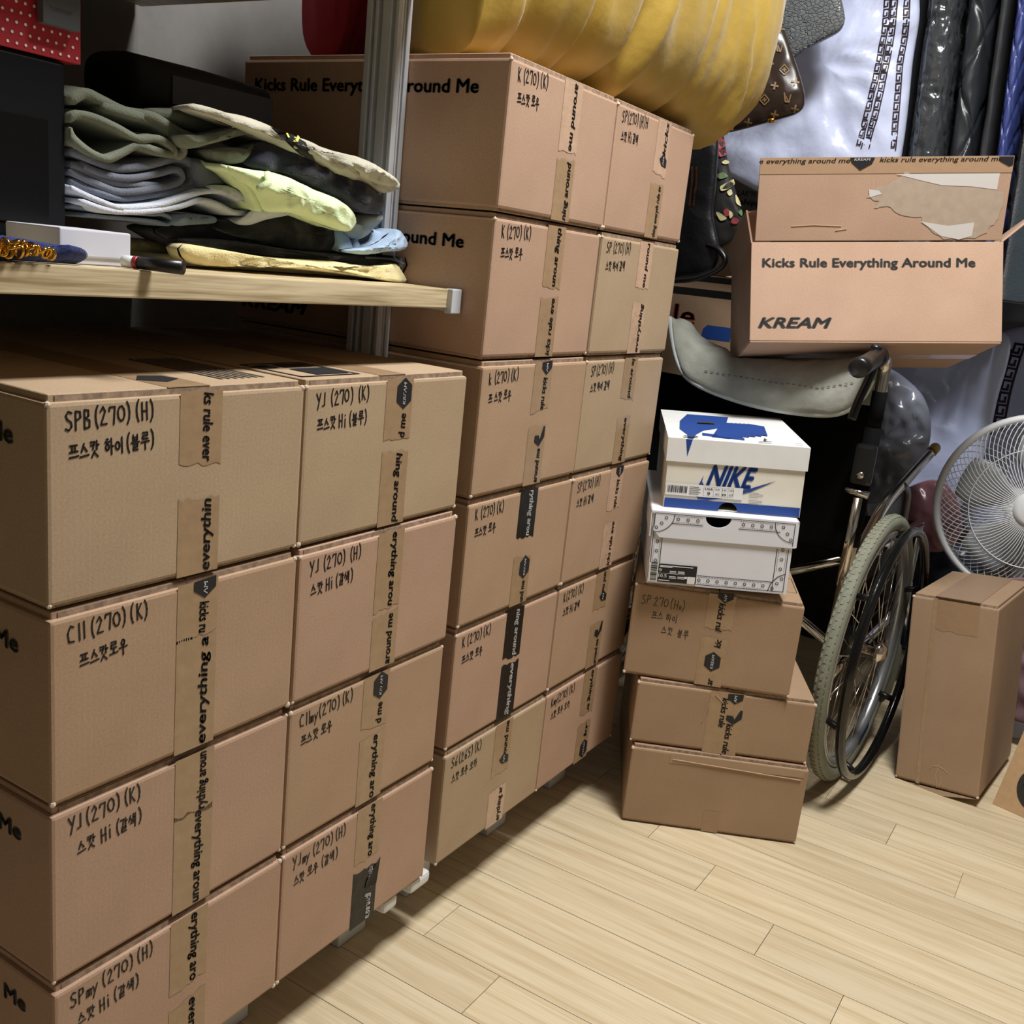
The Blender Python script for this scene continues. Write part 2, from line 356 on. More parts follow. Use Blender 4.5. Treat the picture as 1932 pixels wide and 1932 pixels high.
# ------------------------------------------------------------------ cartons
def carton(w, l, h, km, loc, yaw, label, tilt=(0, 0), flaps=True, name='cardboard_box', group=None):
    """front face on local y=0, width along x, length along y"""
    R = Matrix.Rotation(yaw, 4, 'Z') @ Matrix.Rotation(tilt[0], 4, 'X') @ Matrix.Rotation(tilt[1], 4, 'Y')
    t = empty(name, loc, R.to_euler(), label, 'box', group)
    e = .0068 if flaps else 0
    mb = MB(); mb.box(0, w, 0, l, e*.6, h-e); mb.build('carton_body', km, t, False, .0035)
    if flaps:
        for (za, zb) in ((h-e-.0005, h-.0006), (.0004, e*.6+.0005)):
            nm = 'top_flap' if za > h/2 else 'bottom_flap'
            for (xa, xb) in ((.004, w/2-.0008), (w/2+.0008, w-.004)):
                m2 = MB(); m2.box(xa, xb, .0050, l-.0050, za, zb); m2.build(nm, km, t, False, .0008, seg=1)
        for (za, zb) in ((h-e-.0004, h-.0016), (.0012, e*.6+.0004)): sbox('cut_edge', EDGE, (.010, w-.010, .0042, .0051, za, zb), t)
        for (cx_, cz_) in ((.002, e*.6+.001), (w-.002, e*.6+.001), (.002, h-e-.001), (w-.002, h-e-.001)):
            if random.random() < .75:
                r_ = random.uniform(.0022, .0036); m3 = MB(); m3.M = Matrix.Translation((cx_, .002, cz_)); m3.lathe([(0, r_), (r_*.8, r_*.5), (r_, -.2*r_), (r_*.6, -r_), (0, -r_*1.2)], 7, 'Z'); m3.build('worn_corner', SCUFF, t)
    t['_wlh'] = (w, l, h)
    return t
EX, EZ = Vector((1, 0, 0)), Vector((0, 0, 1))
OFF = -0.0004
def tape_piece(t, xc, za, zb, m=None, wd=.049, jag=None, lean=0.0, off=0.0):
    mb = MB(); n = 9; lo = []; hi = []
    for k in range(n+1):
        x = xc-wd/2+wd*k/n
        dj = lambda s: (random.uniform(-.0022, .0022)+lean*(k/n-.5))
        lo.append((x, OFF-off, za+(dj(0) if jag == 'lo' else 0))); hi.append((x, OFF-off, zb+(dj(1) if jag == 'hi' else 0)))
    for k in range(n): mb.add([lo[k], lo[k+1], hi[k+1], hi[k]], [(0, 1, 2, 3)])
    return mb.build('packing_tape', m or TAPE, t, fix=False)
def tape_text(t, s, x, za, zb, up, m=None, h=.0118, shear=.18):
    """printed tape line that fills za..zb; up: reads upwards"""
    mb = MB(); wd = zb-za; h2 = h
    if up: text(mb, s, (x+h2/2, OFF*2, za), EZ, -EX, h2, wd, shear, .03)
    else: text(mb, s, (x-h2/2, OFF*2, zb), -EZ, EX, h2, wd, shear, .03)
    return mb.build('tape_lettering', m or INK, t, fix=False)
def hexa(t, x, z, up=True, s=1.0, part=None, off=0.0):
    """black six sided emblem printed on the tape"""
    a, b = .0135*s, .0185*s
    P = [(-a, b*.45), (-a*.2, b), (a*.75, b*.8), (a, -b*.1), (a*.35, -b), (-a*.8, -b*.75)] if s != 1.0 else [(-a, b*.5), (0, b), (a, b*.5), (a, -b*.5), (0, -b), (-a, -b*.5)]
    if part == 'low': P = [(-a, 0), (a, .002), (a, -b*.5), (0, -b), (-a, -b*.5)]
    if part == 'high': P = [(-a, b*.5), (0, b), (a, b*.5), (a, -.002), (-a*.3, 0)]
    if part == 'torn': P = [(-a, -b*.1), (-a*.2, -b*.1), (a*.1, -b*.45), (a*.7, b*.6), (a, b*.5), (a, -b*.3), (0, -b), (-a, -b*.6)]
    mb = MB(); mb.poly([(x+p, OFF*2.2-off, z+q) for p, q in P]); o = mb.build('emblem', INK, t, fix=False)
    if part not in ('torn',):
        m2 = MB(); ht = .0052*s; wd = .026*s if part is None else .013
        zc_ = z if part is None else (z-.008 if part == 'low' else z+.007)
        if up: text(m2, 'KREAM' if part is None else 'AM', (x+ht/2, OFF*3-off, zc_-wd/2), EZ, -EX, ht, wd, .15)
        else: text(m2, 'KREAM' if part is None else 'AM', (x-ht/2, OFF*3-off, zc_+wd/2), -EZ, EX, ht, wd, .15)
        m2.build('emblem_lettering', WPRINT, o, fix=False)
    return o
def side_print(t):
    w, l, h = t['_wlh']; mb = MB()
    text(mb, 'Kicks Rule Everything Around Me', (-.0008, l-.024, h-.047), (0, -1, 0), (0, 0, 1), .0165, .383, 0, .04)
    mb.build('side_lettering', INKG, t, fix=False); mb = MB()
    text(mb, 'KREAM', (-.0008, l-.016, .022), (0, -1, 0), (0, 0, 1), .019, .13, .3, .045)
    mb.build('logo_lettering', INKG, t, fix=False)
def hand(t, lines, x=.016, ztop=None, h=.0155, slope=.05, wd=.0017, dz=.0255):
    w, l, hh = t['_wlh']; mb = MB(); z = (ztop if ztop is not None else hh-.030)
    ex = Vector((1, 0, slope)).normalized(); ey = Vector((-slope, 0, 1)).normalized()
    for i, s in enumerate(lines):
        dx, s2 = (0, s) if not isinstance(s, tuple) else s
        write(mb, s2, (x+.004*i+dx, OFF, z-dz*i), ex, ey, h*(1 if i == 0 else .92), wd, .58)
    mb.build('handwriting', PEN, t, fix=False)

AY = [0.0, 0.2915]; AW = [.2885, .2905]
BY = [0.6130, 0.9000]; BW = [.2845, .2855]
HA, HB, BASE, LB = .1828, .1855, .10, .452
# text top-to-bottom. top: (z fraction where the tape ends, string, reads up, emblem), bottom likewise
def stack_box(col, row, km, lines, label, top, bot, xa=.155, dark=False, dx=0.0, yaw=0.0, xt=.008):
    st = col[0]; ci = int(col[1])
    Ys, Ws, H = (AY, AW, HA) if st == 'A' else (BY, BW, HB)
    t = carton(Ws[ci], LB, H-.0012, km, (dx, Ys[ci], BASE+row*H), PI/2+yaw, label, group='taped cardboard boxes in the stacked wall')
    hh = H-.0012
    for which, spec in (('top', top), ('bot', bot)):
        if not spec: continue
        frac, s, up, emb, tm = spec
        if which == 'top': za, zb, jag = hh*(1-frac), hh-.004, 'lo'
        else: za, zb, jag = .002, hh*frac, 'hi'
        tape_piece(t, xa, za, zb, tm, jag=jag, lean=random.uniform(-.006, .006))
        ea, eb = za+.002, zb-.002
        if emb == 'top': hexa(t, xa+xt, hh-.022, True); eb = hh-.046
        if emb == 'bottom': hexa(t, xa+xt, .023, True); ea = .047
        if emb == 'lowtop': hexa(t, xa+xt, hh-.004, True, part='low'); eb = hh-.026
        if emb == 'torn': hexa(t, xa+xt, zb-.012, True, part='torn'); eb = zb-.034
        if emb == 'mid': hexa(t, xa+xt, zb-.018, True); eb = zb-.040
        if emb == 'endhex': hexa(t, xa+xt, za+.014, True, part='high'); ea = za+.03
        if s: tape_text(t, s, xa+xt, ea, eb, up, WPRINT if tm is TAPEK else INK)
    if lines: hand(t, lines)
    side_print(t)
    return t
R0, S0, T0 = KR[0], KR[1], KR[2]
# near stack, first column (rows counted from the bottom)
stack_box('A0', 3, S0, ['SPB(270)(H)', '프스캇 하이(블루)'], 'cardboard box marked SPB (270)(H), topmost of its column under the shelf', (.40, 'ks rule ever', False, None, None), (.42, 'everythin', True, None, None))
stack_box('A0', 2, T0, ['C11 (270)(K)', (.008, '프스캇로우')], 'cardboard box marked C11 (270)(K) directly below the SPB box', (.33, 'kicks ru', False, 'lowtop', None), (.66, 'everything a', True, None, None), dx=.002)
stack_box('A0', 1, R0, ['YJ(270)(K)', (.006, '스캇 Hi (갈색)')], 'cardboard box marked YJ (270)(K) between the C11 and SPmy boxes', (.40, 'rything aroun', True, None, None), (.62, 'everything aroun', False, None, None), xa=.158, dx=.001)
stack_box('A0', 0, R0, ['SPmy (270)(H)', (.004, '스캇 Hi (갈색)')], 'cardboard box marked SPmy (270)(H), bottom of its column', (.50, 'erything aro', False, None, None), (.40, 'everythi', False, None, None), dx=.003)
stack_box('A1', 3, S0, ['YJ (270) (K)', '프스캇 Hi (블루)'], 'cardboard box marked YJ (270)(K) with a whole black emblem, beside the SPB box', (.42, 'd me', True, 'top', None), (.50, 'hing around', False, None, None), dx=-.001)
stack_box('A1', 2, R0, ['YJ (270) (H)', '스캇 Hi (갈색)'], 'cardboard box marked YJ (270)(H) beside the C11 box', (.56, 'erything arou', False, None, None), (.40, 'around me', True, None, None), dx=.003)
stack_box('A1', 1, T0, ['C11my(270)(K)', '프스캇 로우'], 'cardboard box marked C11my (270)(K) with a creased black emblem', (.42, 'd me', True, 'top', None), (.52, 'erything aro', False, None, None), dx=.001, xa=.150)
YJ = stack_box('A1', 0, R0, ['YJmy (270)(H)', '스캇 로우 (갈색)'], 'cardboard box marked YJmy (270)(H) with a torn black tape end, on the floor row', (.46, 'erything aro', False, None, None), (.46, 'und me', True, None, TAPEK), dx=.002)
# far stack
stack_box('B0', 5, R0, ['K (270)(K)', '프스캇 로우'], 'cardboard box marked K (270)(K), topmost of its column, under the yellow bag', (.50, 'around me', False, None, TAPEC), (.44, 'ning around', True, None, None))
stack_box('B0', 4, R0, ['K (270)(K)', '프스캇 로우'], 'cardboard box marked K (270)(K), second from the top below the yellow bag', (.47, 'thing aroun', False, None, None), (.46, 'icks rule eve', True, None, None), dx=-.002)
stack_box('B0', 3, T0, ['k (270)(K)', '프 스캇 로우'], 'cardboard box marked k (270)(K) with kicks rule tape and torn emblem', (.40, 'kicks rule', False, 'lowtop', None), (.48, 'around me', True, 'torn', None), dx=.001)
stack_box('B0', 2, T0, ['K (270)(K)', '프스캇 로우'], 'cardboard box marked K (270)(K) with one black tape strip at its top', (.42, 'rything arou', False, None, TAPEK), (.42, 'und me', True, 'mid', None))
stack_box('B0', 1, R0, ['K (270)(K)', '프스캇 로우'], 'cardboard box marked K (270)(K) with black tape above and below', (.45, 'ning around', False, None, TAPEK), (.50, 'everything', False, None, TAPEK), dx=-.001)
stack_box('B0', 0, S0, ['S6(265)(K)', '스캇 로우 모카'], 'cardboard box marked S6 (265)(K), bottom of its column', (.50, 'ound me', True, 'endhex', None), (.36, 'erything ar', True, None, TAPEC), dx=.001)
stack_box('B1', 5, R0, ['SP(270)(H)H', '스캇 Hi 갈색'], 'shaded cardboard box marked SP (270)(H), topmost beside the wheelchair, under the yellow bag', (.46, 'kicks', True, 'endhex', TAPEC), (.46, 'thing everyth rule ev', True, None, None), xa=.165)
stack_box('B1', 4, S0, ['SP (270)(H)', '스캇 하이 갈색'], 'cardboard box marked SP (270)(H), second from the top with wrinkled clear tape', (.42, 'round me', False, None, TAPEC), (.46, 'everything', True, None, TAPEC), dx=.001)
stack_box('B1', 3, S0, ['SP(270)(H)', '스캇 하이 갈색'], 'cardboard box marked SP (270)(H), third from the top with a clear tape patch', (.40, 'le around', False, None, None), (.44, 'everything', False, None, None))
stack_box('B1', 2, T0, ['SP(270)(H)', '스캇 Hi 갈색'], 'cardboard box marked SP (270)(H) with a small dark emblem tip, beside the shoe boxes', (.42, 'kicks rule', False, 'lowtop', TAPEC), (.46, 'icks rule eve', True, None, TAPEC), dx=.001)
stack_box('B1', 1, T0, ['K(270)(K)', '스캇 Hi 갈색'], 'cardboard box marked K (270)(K) with a brown-model note, second from the bottom', (.40, 'und me', False, 'endhex', None), (.46, 'around me', True, 'torn', None))
stack_box('B1', 0, R0, ['Kmy(270)(K)', '스캇 로우 모카'], 'cardboard box marked Kmy (270)(K), bottom of its column beside the box pile', (.48, 'erything ar', False, None, None), (.42, 'kr', True, 'bottom', None), dx=.001)
SHELFTOP = [c for c in COL.objects if c.parent is None and c.name.startswith('cardboard_box') and c.location.z > BASE+2.9*HA and c.location.y < .4 and c.location.z < BASE+3.1*HA]
for c in SHELFTOP:
    w__, l__, h__ = c['_wlh']
    mb = MB(); mb.box(w__/2-.024, w__/2+.024, .004, l__-.004, h__-.0007, h__-.0002); mb.build('packing_tape', TAPE, c)
    if c.location.y < .1:
        mb = MB(); mb.poly([(w__/2-.024+p, .035+q, h__+.0002) for p, q in ((0, .012), (.018, .034), (.040, .028), (.044, .008), (.020, -.006))]); mb.build('emblem', INK, c, fix=False)
        mb = MB()
        for k in range(7): mb.add([(.205+.009*k, .03, h__+.0001), (.2085+.009*k, .03, h__+.0001), (.2085+.009*k, .17, h__+.0001), (.205+.009*k, .17, h__+.0001)], [(0, 1, 2, 3)])
        mb.build('handling_text', INKG, c, fix=False, kind='stuff')
    else:
        mb = MB()
        for (a, b, cc, d) in ((.012, .106, .018, .022), (.012, .106, .108, .112), (.012, .016, .018, .112), (.102, .106, .018, .112), (.045, .098, .028, .070), (.020, .040, .078, .100), (.050, .096, .080, .102)): mb.add([(a, cc, h__+.0001), (b, cc, h__+.0001), (b, d, h__+.0001), (a, d, h__+.0001)], [(0, 1, 2, 3)])
        mb.build('handling_label', INK, c, fix=False, kind='stuff')
# torn flap of the black tape end and its paler corner
mb = MB(); mb.add([(.184, -.0012, .088), (.176, -.0035, .052), (.156, -.0016, .052), (.158, -.0014, .064)], [(0, 1, 2, 3)]); mb.build('lifted_tape_end', TAPEK, YJ, fix=False)
# low white plinths the stacks stand on
for (ya, yb, lb) in ((-.0, .580, 'low white plastic plinth under the near box stack'), (.625, 1.18, 'low white plastic plinth under the far box stack')):
    t = empty('plinth', (0, 0, 0), (0, 0, 0), lb, 'plinth')
    sbox('deck', WHITEPL, (-.44, -.075, ya, yb, .075, .0995), t, .004)
    for xx in (-.40, -.10):
        for yy in (ya+.05, (ya+yb)/2, yb-.06): sbox('foot', WHITEPL, (xx-.03, xx+.03, yy-.03, yy+.03, 0, .076), t, .003)
    if ya < .1:
        for (a, b) in ((.560, .606), (.500, .530)): sbox('corner_clip', WHITEPL, (-.10, -.002, a, b, .080, .0990), t, .006)

# ------------------------------------------------------------------ pile of boxes in front of the wheelchair
PIL = 'boxes piled on the floor before the wheelchair'
t = carton(.3174, .452, .1551, KR[3], (.0878, 1.0837, 0), math.radians(27), 'plain cardboard box at the floor, bottom of the pile before the wheelchair', group=PIL)
tape_piece(t, .16, .002, .045, mat('faint_tape', (156, 128, 102), .3, bump=.3, bscale=60), wd=.03, jag='hi'); mb = MB()
mb.add([(.07, -.0006, .128), (.31, -.0006, .134), (.31, -.0006, .145), (.07, -.0006, .146)], [(0, 1, 2, 3)]); mb.build('packing_tape', mat('kraft_tape_film', (164, 137, 110), .25, bump=.3, bscale=40), t, fix=False)
mb = MB(); mb.tube([(.075, -.001, .136), (.15, -.0015, .134), (.24, -.0015, .131), (.305, -.001, .129)], .0009, 6); mb.build('tape_crease', TAPEC, t)
t = carton(.3158, .452, .1241, KR[3], (.0795, 1.0875, .1551), math.radians(26.9), 'shallow cardboard box with overlapping printed tape, between the two others of the floor pile', group=PIL)
tape_piece(t, .160, .0, .1195, TAPE, wd=.06)
tape_text(t, 'kicks rule', .158, .052, .108, False); tape_text(t, 'kicks rule', .172, .002, .060, False); hexa(t, .174, .117, True, part='low'); hexa(t, .177, .078, True, part='torn')
mb = MB(); mb.tube([(.135, -.001, .112), (.128, -.0015, .085), (.122, -.001, .058)], .0006, 6); mb.tube([(.138, -.001, .113), (.155, -.001, .098)], .0006, 6); mb.build('tape_crease', TAPEC, t)
t = carton(.2921, .452, .1766, KR[3], (.0497, 1.0844, .2792), math.radians(23.7), 'cardboard box marked SP 270 (Ho), topmost carton of the pile under two shoe boxes', group=PIL)
tape_piece(t, .152, .1766*.62, .172, TAPE, jag='lo', wd=.047); tape_piece(t, .150, .002, .1766*.52, TAPE, jag='hi', wd=.047)
tape_text(t, 'kicks rul', .154, .105, .157, False); hexa(t, .157, .176, False, part='low'); tape_text(t, 'kic', .156, .075, .090, True); hexa(t, .152, .048, True); tape_text(t, 'ar', .152, .004, .016, True)
hand(t, ['SP 270(Ho)', (.018, '프스 하이'), (.034, '스캇  블루')], x=.014, ztop=.136, h=.0165, slope=-.03, wd=.0011)
mb = MB()
for (a, b) in (((.262, .06), (.262, .15)), ((.262, .15), (.284, .15)), ((.284, .15), (.284, .06)), ((.284, .06), (.262, .06))): ribbon(mb, [(a[0], a[1], .1766), (b[0], b[1], .1766)], .001, Vector((0, 0, 1)))
mb.build('label_outline', INK, t, fix=False)

# ------------------------------------------------------------------ shoe boxes
SBW = mat('cream_shoebox_card', (226, 222, 208), 0.5, var=0.03, vscale=30)
LIDW = mat('white_lid_card', (228, 229, 228), 0.45, var=0.03, vscale=30)
NBLUE = mat('royal_blue_print', (28, 66, 140), 0.5)
LBL = mat('label_paper', (226, 226, 224), 0.55)
GREYP = mat('grey_print', (130, 130, 134), 0.6)
def notched(mb, xa, xb, za, zb, ya, yb, cx_, rx, rz, side, grow=0.0):
    """upright card panel with a half-round finger hole cut into its lower or upper edge"""
    N = 14; rx += grow; rz += grow
    arc = [(cx_-rx*math.cos(PI*k/N), rz*math.sin(PI*k/N)) for k in range(N+1)]
    if side == 'lo': P = [(xa, za)]+[(x, za+z) for x, z in arc]+[(xb, za), (xb, zb), (xa, zb)]
    else: P = [(xa, zb)]+[(x, zb-z) for x, z in arc]+[(xb, zb), (xb, za), (xa, za)]
    # strips between the hole edge and the straight edge, so that the faces stay convex
    far = zb if side == 'lo' else za; near = za if side == 'lo' else zb
    cols = [(xa, near)]+[((x), (za+z) if side == 'lo' else (zb-z)) for x, z in arc]+[(xb, near)]
    for (p, q) in zip(cols, cols[1:]):
        if yb is None: mb.add([(p[0], ya, p[1]), (q[0], ya, q[1]), (q[0], ya, far), (p[0], ya, far)], [(0, 1, 2, 3)])
        else:
            V = [(p[0], ya, p[1]), (q[0], ya, q[1]), (q[0], ya, far), (p[0], ya, far), (p[0], yb, p[1]), (q[0], yb, q[1]), (q[0], yb, far), (p[0], yb, far)]
            mb.add(V, [(0, 1, 2, 3), (7, 6, 5, 4), (0, 4, 5, 1), (3, 2, 6, 7)])
    if yb is not None: mb.add([(xa, ya, za), (xa, yb, za), (xa, yb, zb), (xa, ya, zb)], [(0, 1, 2, 3)]); mb.add([(xb, ya, za), (xb, yb, za), (xb, yb, zb), (xb, ya, zb)], [(3, 2, 1, 0)])
def hollow(m, w, l, h, t, hole):
    mb = MB(); notched(mb, .003, w, 0, h, .003, .005, *hole); mb.build('box_front', m, t, fix=False)
    sbox('box_side', m, (.003, .005, .005, l, 0, h), t); sbox('box_side', m, (w-.002, w, .005, l, 0, h), t)
    sbox('box_back', m, (.005, w-.002, l-.002, l, 0, h), t); sbox('box_floor', m, (.005, w-.002, .005, l-.002, 0, .002), t)
def fq(mb, a, b, c, d, y): mb.add([(a, y, c), (b, y, c), (b, y, d), (a, y, d)], [(0, 1, 2, 3)])
t = empty('shoe_box', (.0720, 1.0980, .5908), (math.radians(0.4), math.radians(-2.5), math.radians(26.4)), 'cream shoe box with blue swoosh logo and blue base stripe, on top of the pile', 'shoe box', 'shoe boxes on the pile')
w_, l_, h_ = .2362, .343, .1207
hollow(SBW, w_-.003, l_-.003, h_-.004, t, (.112, .0165, .0165, 'lo'))
lm = MB(); lm.box(0, w_, 0, l_, h_-.0025, h_)
for b_ in ((0, w_, 0, .002), (0, w_, l_-.002, l_), (0, .002, .002, l_-.002), (w_-.002, w_, .002, l_-.002)): lm.box(*b_, h_-.040, h_-.0025)
lid = lm.build('lid', LIDW, t)
mb = MB(); fq(mb, .004, .0955, .0005, .0165, .0022); fq(mb, .1285, w_-.004, .0005, .0165, .0022)
for k in range(6):
    for s_ in (-1, 1):
        a_, b_ = PI/2*k/6, PI/2*(k+1)/6; mb.add([(.112+s_*.0165*math.cos(a_), .0022, .0165*math.sin(a_)), (.112+s_*.0165*math.cos(b_), .0022, .0165*math.sin(b_)), (.112+s_*.0165*math.cos(b_), .0022, .0165), (.112+s_*.0165*math.cos(a_), .0022, .0165)], [(0, 1, 2, 3)])
mb.build('base_stripe', NBLUE, t, fix=False)
mb = MB()
text(mb, 'NIKE', (.072, .0022, .043), EX, (0.22, 0, 1), .037, .074, 0.1, .045)
sw = [(.058, .041), (.066, .060), (.064, .049), (.068, .043), (.082, .039), (.100, .037), (.135, .039), (.187, .060), (.145, .037), (.100, .022), (.075, .0175), (.060, .0185), (.053, .026)]
mb.poly([(x, .0023, z) for x, z in sw]); mb.build('swoosh_logo', NBLUE, t, fix=False)
mb = MB(); fq(mb, .004, .134, .0225, .043, .0016); mb.build('size_label', LBL, t, fix=False)
mb = MB(); x = .007
while x < .040:
    q = random.choice((.0006, .001, .0016)); fq(mb, x, x+q, .027, .039, .0011); x += q+random.choice((.0007, .0012))
mb.build('bar_code', INK, t, fix=False)
mb = MB(); text(mb, 'USA', (.0705, .0011, .0355), EX, EZ, .0035, .013, 0, .02); text(mb, '9', (.0745, .0011, .0265), EX, EZ, .0055, .005, 0, .02)
for (a, b, c, d) in ((.068, .0683, .025, .041), (.085, .0853, .025, .041), (.068, .118, .025, .0253), (.068, .118, .0407, .041), (.099, .0993, .025, .041), (.109, .1093, .025, .041), (.118, .1183, .025, .041)): fq(mb, a, b, c, d, .0011)
for i, s in enumerate(('EUR', 'UK', 'CM')): text(mb, s, (.088+.0115*i, .0011, .036), EX, EZ, .0026, .007)
for i, s in enumerate(('42.5', '8', '27')): text(mb, s, (.088+.0115*i, .0011, .0275), EX, EZ, .0035, .007)
for i in range(5): fq(mb, .044, .063 if i % 2 else .060, .038-.003*i, .0384-.003*i+.0005, .0011)
mb.build('label_print', INKG, t, fix=False)
mb = MB()
for i in range(8): fq(mb, .145, .168 if i % 3 else .161, .036-.0026*i-(.003 if i > 3 else 0), .0367-.0026*i-(.003 if i > 3 else 0), .0022)
mb.build('fine_print', GREYP, t, fix=False)
# lid artwork: enlarged brush-like swoosh with dark strokes
mb = MB(); Z = h_+.0004
def top(mb, pts, z=Z): mb.add([(x, y, z) for x, y in pts], [tuple(range(len(pts)))])
top(mb, [(.032, .001), (.042, .001), (.050, .05), (.066, .10), (.110, .16), (.130, .30), (.050, .30), (.030, .20), (.024, .10), (.034, .04)])
for k in range(7): top(mb, [(.075+.010*k, .035+.012*k), (.105+.012*k, .028+.010*k), (.150+.006*k, .20), (.110+.008*k, .22)], Z+.0002*(k+1))
top(mb, [(.060, .045), (.130, .025), (.132, .05), (.062, .075)], Z+.0002)
mb.build('lid_artwork', NBLUE, lid, fix=False)
mb = MB(); mb.add([(.030, -.0004, h_-.0005), (.041, -.0004, h_-.0005), (.0345, -.0004, h_-.030)], [(0, 1, 2)]); mb.build('artwork_drip', NBLUE, lid, fix=False)
mb = MB()
for (a, b, c, d) in ((.024, .008, .052, .022), (.150, .012, .176, .022), (.162, .03, .170, .055), (.06, .18, .095, .20), (.210, .015, .228, .022)): top(mb, [(a, b), (c, b+.004), (c-.003, d), (a+.004, d-.003)], Z+.002)
mb.build('brush_marks', INKG, lid, fix=False)

t = empty('shoe_box', (.0730, 1.0680, .4605), (math.radians(.6), math.radians(-2.3), math.radians(27.0)), 'white shoe box with a black dotted border, under the cream shoe box', 'shoe box', 'shoe boxes on the pile')
w_, l_, h_ = .2473, .343, .1290
WB = mat('white_shoebox_card', (222, 224, 232), 0.5, var=0.02, vscale=30)
hollow(WB, w_-.006, l_-.003, h_-.0045, t, (.113, .0215, .0175, 'hi'))
lid = MB()
lid.box(0, w_, 0, l_, h_-.004, h_); lid.box(0, .002, 0, l_, h_-.045, h_); lid.box(w_-.002, w_, 0, l_, h_-.045, h_)
notched(lid, .018, w_-.002, h_-.046, h_-.004, 0, .002, .113, .0215, .018, 'hi'); lid.box(.006, .018, 0, .002, h_-.034, h_-.004)
lid.add([(.006, 0, h_-.034), (.018, 0, h_-.034), (.018, 0, h_-.046), (.006, .002, h_-.034), (.018, .002, h_-.034), (.018, .002, h_-.046)], [(0, 1, 2), (5, 4, 3), (0, 2, 5, 3)])
lid = lid.build('lid', WB, t)
mb = MB(); ly = -.0006
def rib(pts, wd=.0011, y=ly): ribbon(mb, [(x, y, z) for x, z in pts], wd, Vector((0, -1, 0)))
zt = h_-.004; zb_ = h_-.046
rib([(.007, zt), (w_-.007, zt)]); rib([(.007, zt), (.007, h_-.028)]); rib([(w_-.007, zt), (w_-.007, zb_+.004)])
rib([(.036, zt-.016), (.088, zt-.016)]); rib([(.148, zt-.016), (.217, zt-.016)])
for s in (-1, 1):
    cx_ = .007 if s < 0 else w_-.007
    rib([(cx_-s*.033*math.sin(a), zt-.033*math.cos(a)) for a in [PI/2*k/10 for k in range(11)]])
def dots(pts, y=ly, r=.0024):
    for x, z in pts:
        rib([(x+r*math.cos(q*PI/4), z+r*math.sin(q*PI/4)) for q in range(9)], .0010, y)
dots([(.046+.0165*k, zt-.008) for k in range(3)]+[(.155+.0155*k, zt-.008) for k in range(4)]+[(.026, zt-.007), (.019, zt-.017), (.011, zt-.025)]+[(w_-.026, zt-.007), (w_-.018, zt-.018), (w_-.011, zt-.028)])
def dash(x0_, x1_, z0_, z1_, y=ly, n=16):
    for k in range(n):
        a, b = k/n, (k+.5)/n; rib([(x0_+(x1_-x0_)*a, z0_+(z1_-z0_)*a), (x0_+(x1_-x0_)*b, z0_+(z1_-z0_)*b)], .0006, y)
dash(.038, .088, zt-.003, zt-.003); dash(.038, .088, zt-.0135, zt-.0135); dash(.150, .214, zt-.003, zt-.003); dash(.150, .214, zt-.0135, zt-.0135)
mb.build('border_print', INK, lid, fix=False)
mb = MB(); yb_ = .0024
for x in (.007, .0225, w_-.031, w_-.012): rib([(x, .036 if x < .1 else .004), (x, h_-.03 if x < .1 else h_-.05)], .0011, yb_)
rib([(.088, .020), (w_-.031, .020)], .0011, yb_); rib([(.088, .004), (w_-.012, .004)], .0011, yb_); rib([(w_-.012, .036), (w_-.024, .030), (w_-.034, .018), (w_-.038, .004)], .0013, yb_)
dots([(.015, .092-.017*k) for k in range(4)]+[(w_-.0215, .078-.017*k) for k in range(3)]+[(.092+.0155*k, .012) for k in range(8)]+[(w_-.017, .027), (w_-.024, .018), (w_-.031, .009)], yb_)
dash(.010, .010, .036, .1, yb_); dash(.0195, .0195, .036, .1, yb_); dash(w_-.028, w_-.028, .04, .08, yb_, 10); dash(w_-.015, w_-.015, .04, .08, yb_, 10); dash(.09, .2, .0065, .0065, yb_, 24); dash(.09, .2, .0175, .0175, yb_, 24)
rib([(.004, .001), (.004, .1)], .0008, yb_)
mb.build('border_print', INK, t, fix=False)
mb = MB(); fq(mb, .006, .088, .003, .037, .0018); mb.build('size_label', LBL, t, fix=False)
lab = MB(); fq(lab, .0215, .087, .004, .0365, .0012); lab.build('label_panel', INK, t, fix=False)
mb = MB(); x = .0085; zz = .006
while zz < .036:
    q = random.choice((.0006, .0012, .002)); fq(mb, .0085, .0195, zz, zz+q, .0011); zz += q+random.choice((.0007, .0013))
mb.build('bar_code', INK, t, fix=False)
mb = MB(); yl = .0008
text(mb, '9', (.0225, yl, .0225), EX, EZ, .0055, .005, 0, .03); text(mb, '10.5', (.0225, yl, .0125), EX, EZ, .0058, .014, 0, .03)
for i, (a, b, c) in enumerate(((.0235, .080, .0325), (.0235, .045, .0305), (.0235, .042, .0065))): fq(mb, a, b, c, c+.0014, yl)
for i in range(4):
    fq(mb, .041+(.014 if i % 2 else 0), .052+(.014 if i % 2 else 0), .0235 if i < 2 else .0140, .0250 if i < 2 else .0155, yl); fq(mb, .041+(.014 if i % 2 else 0), .053+(.014 if i % 2 else 0), .0210 if i < 2 else .0115, .0222 if i < 2 else .0127, yl)
fq(mb, .0222, .066, .0195, .0199, yl); fq(mb, .072, .085, .0045, .017, yl); fq(mb, .0665, .0715, .0125, .0165, yl)
mb.build('label_print', WPRINT, t, fix=False)

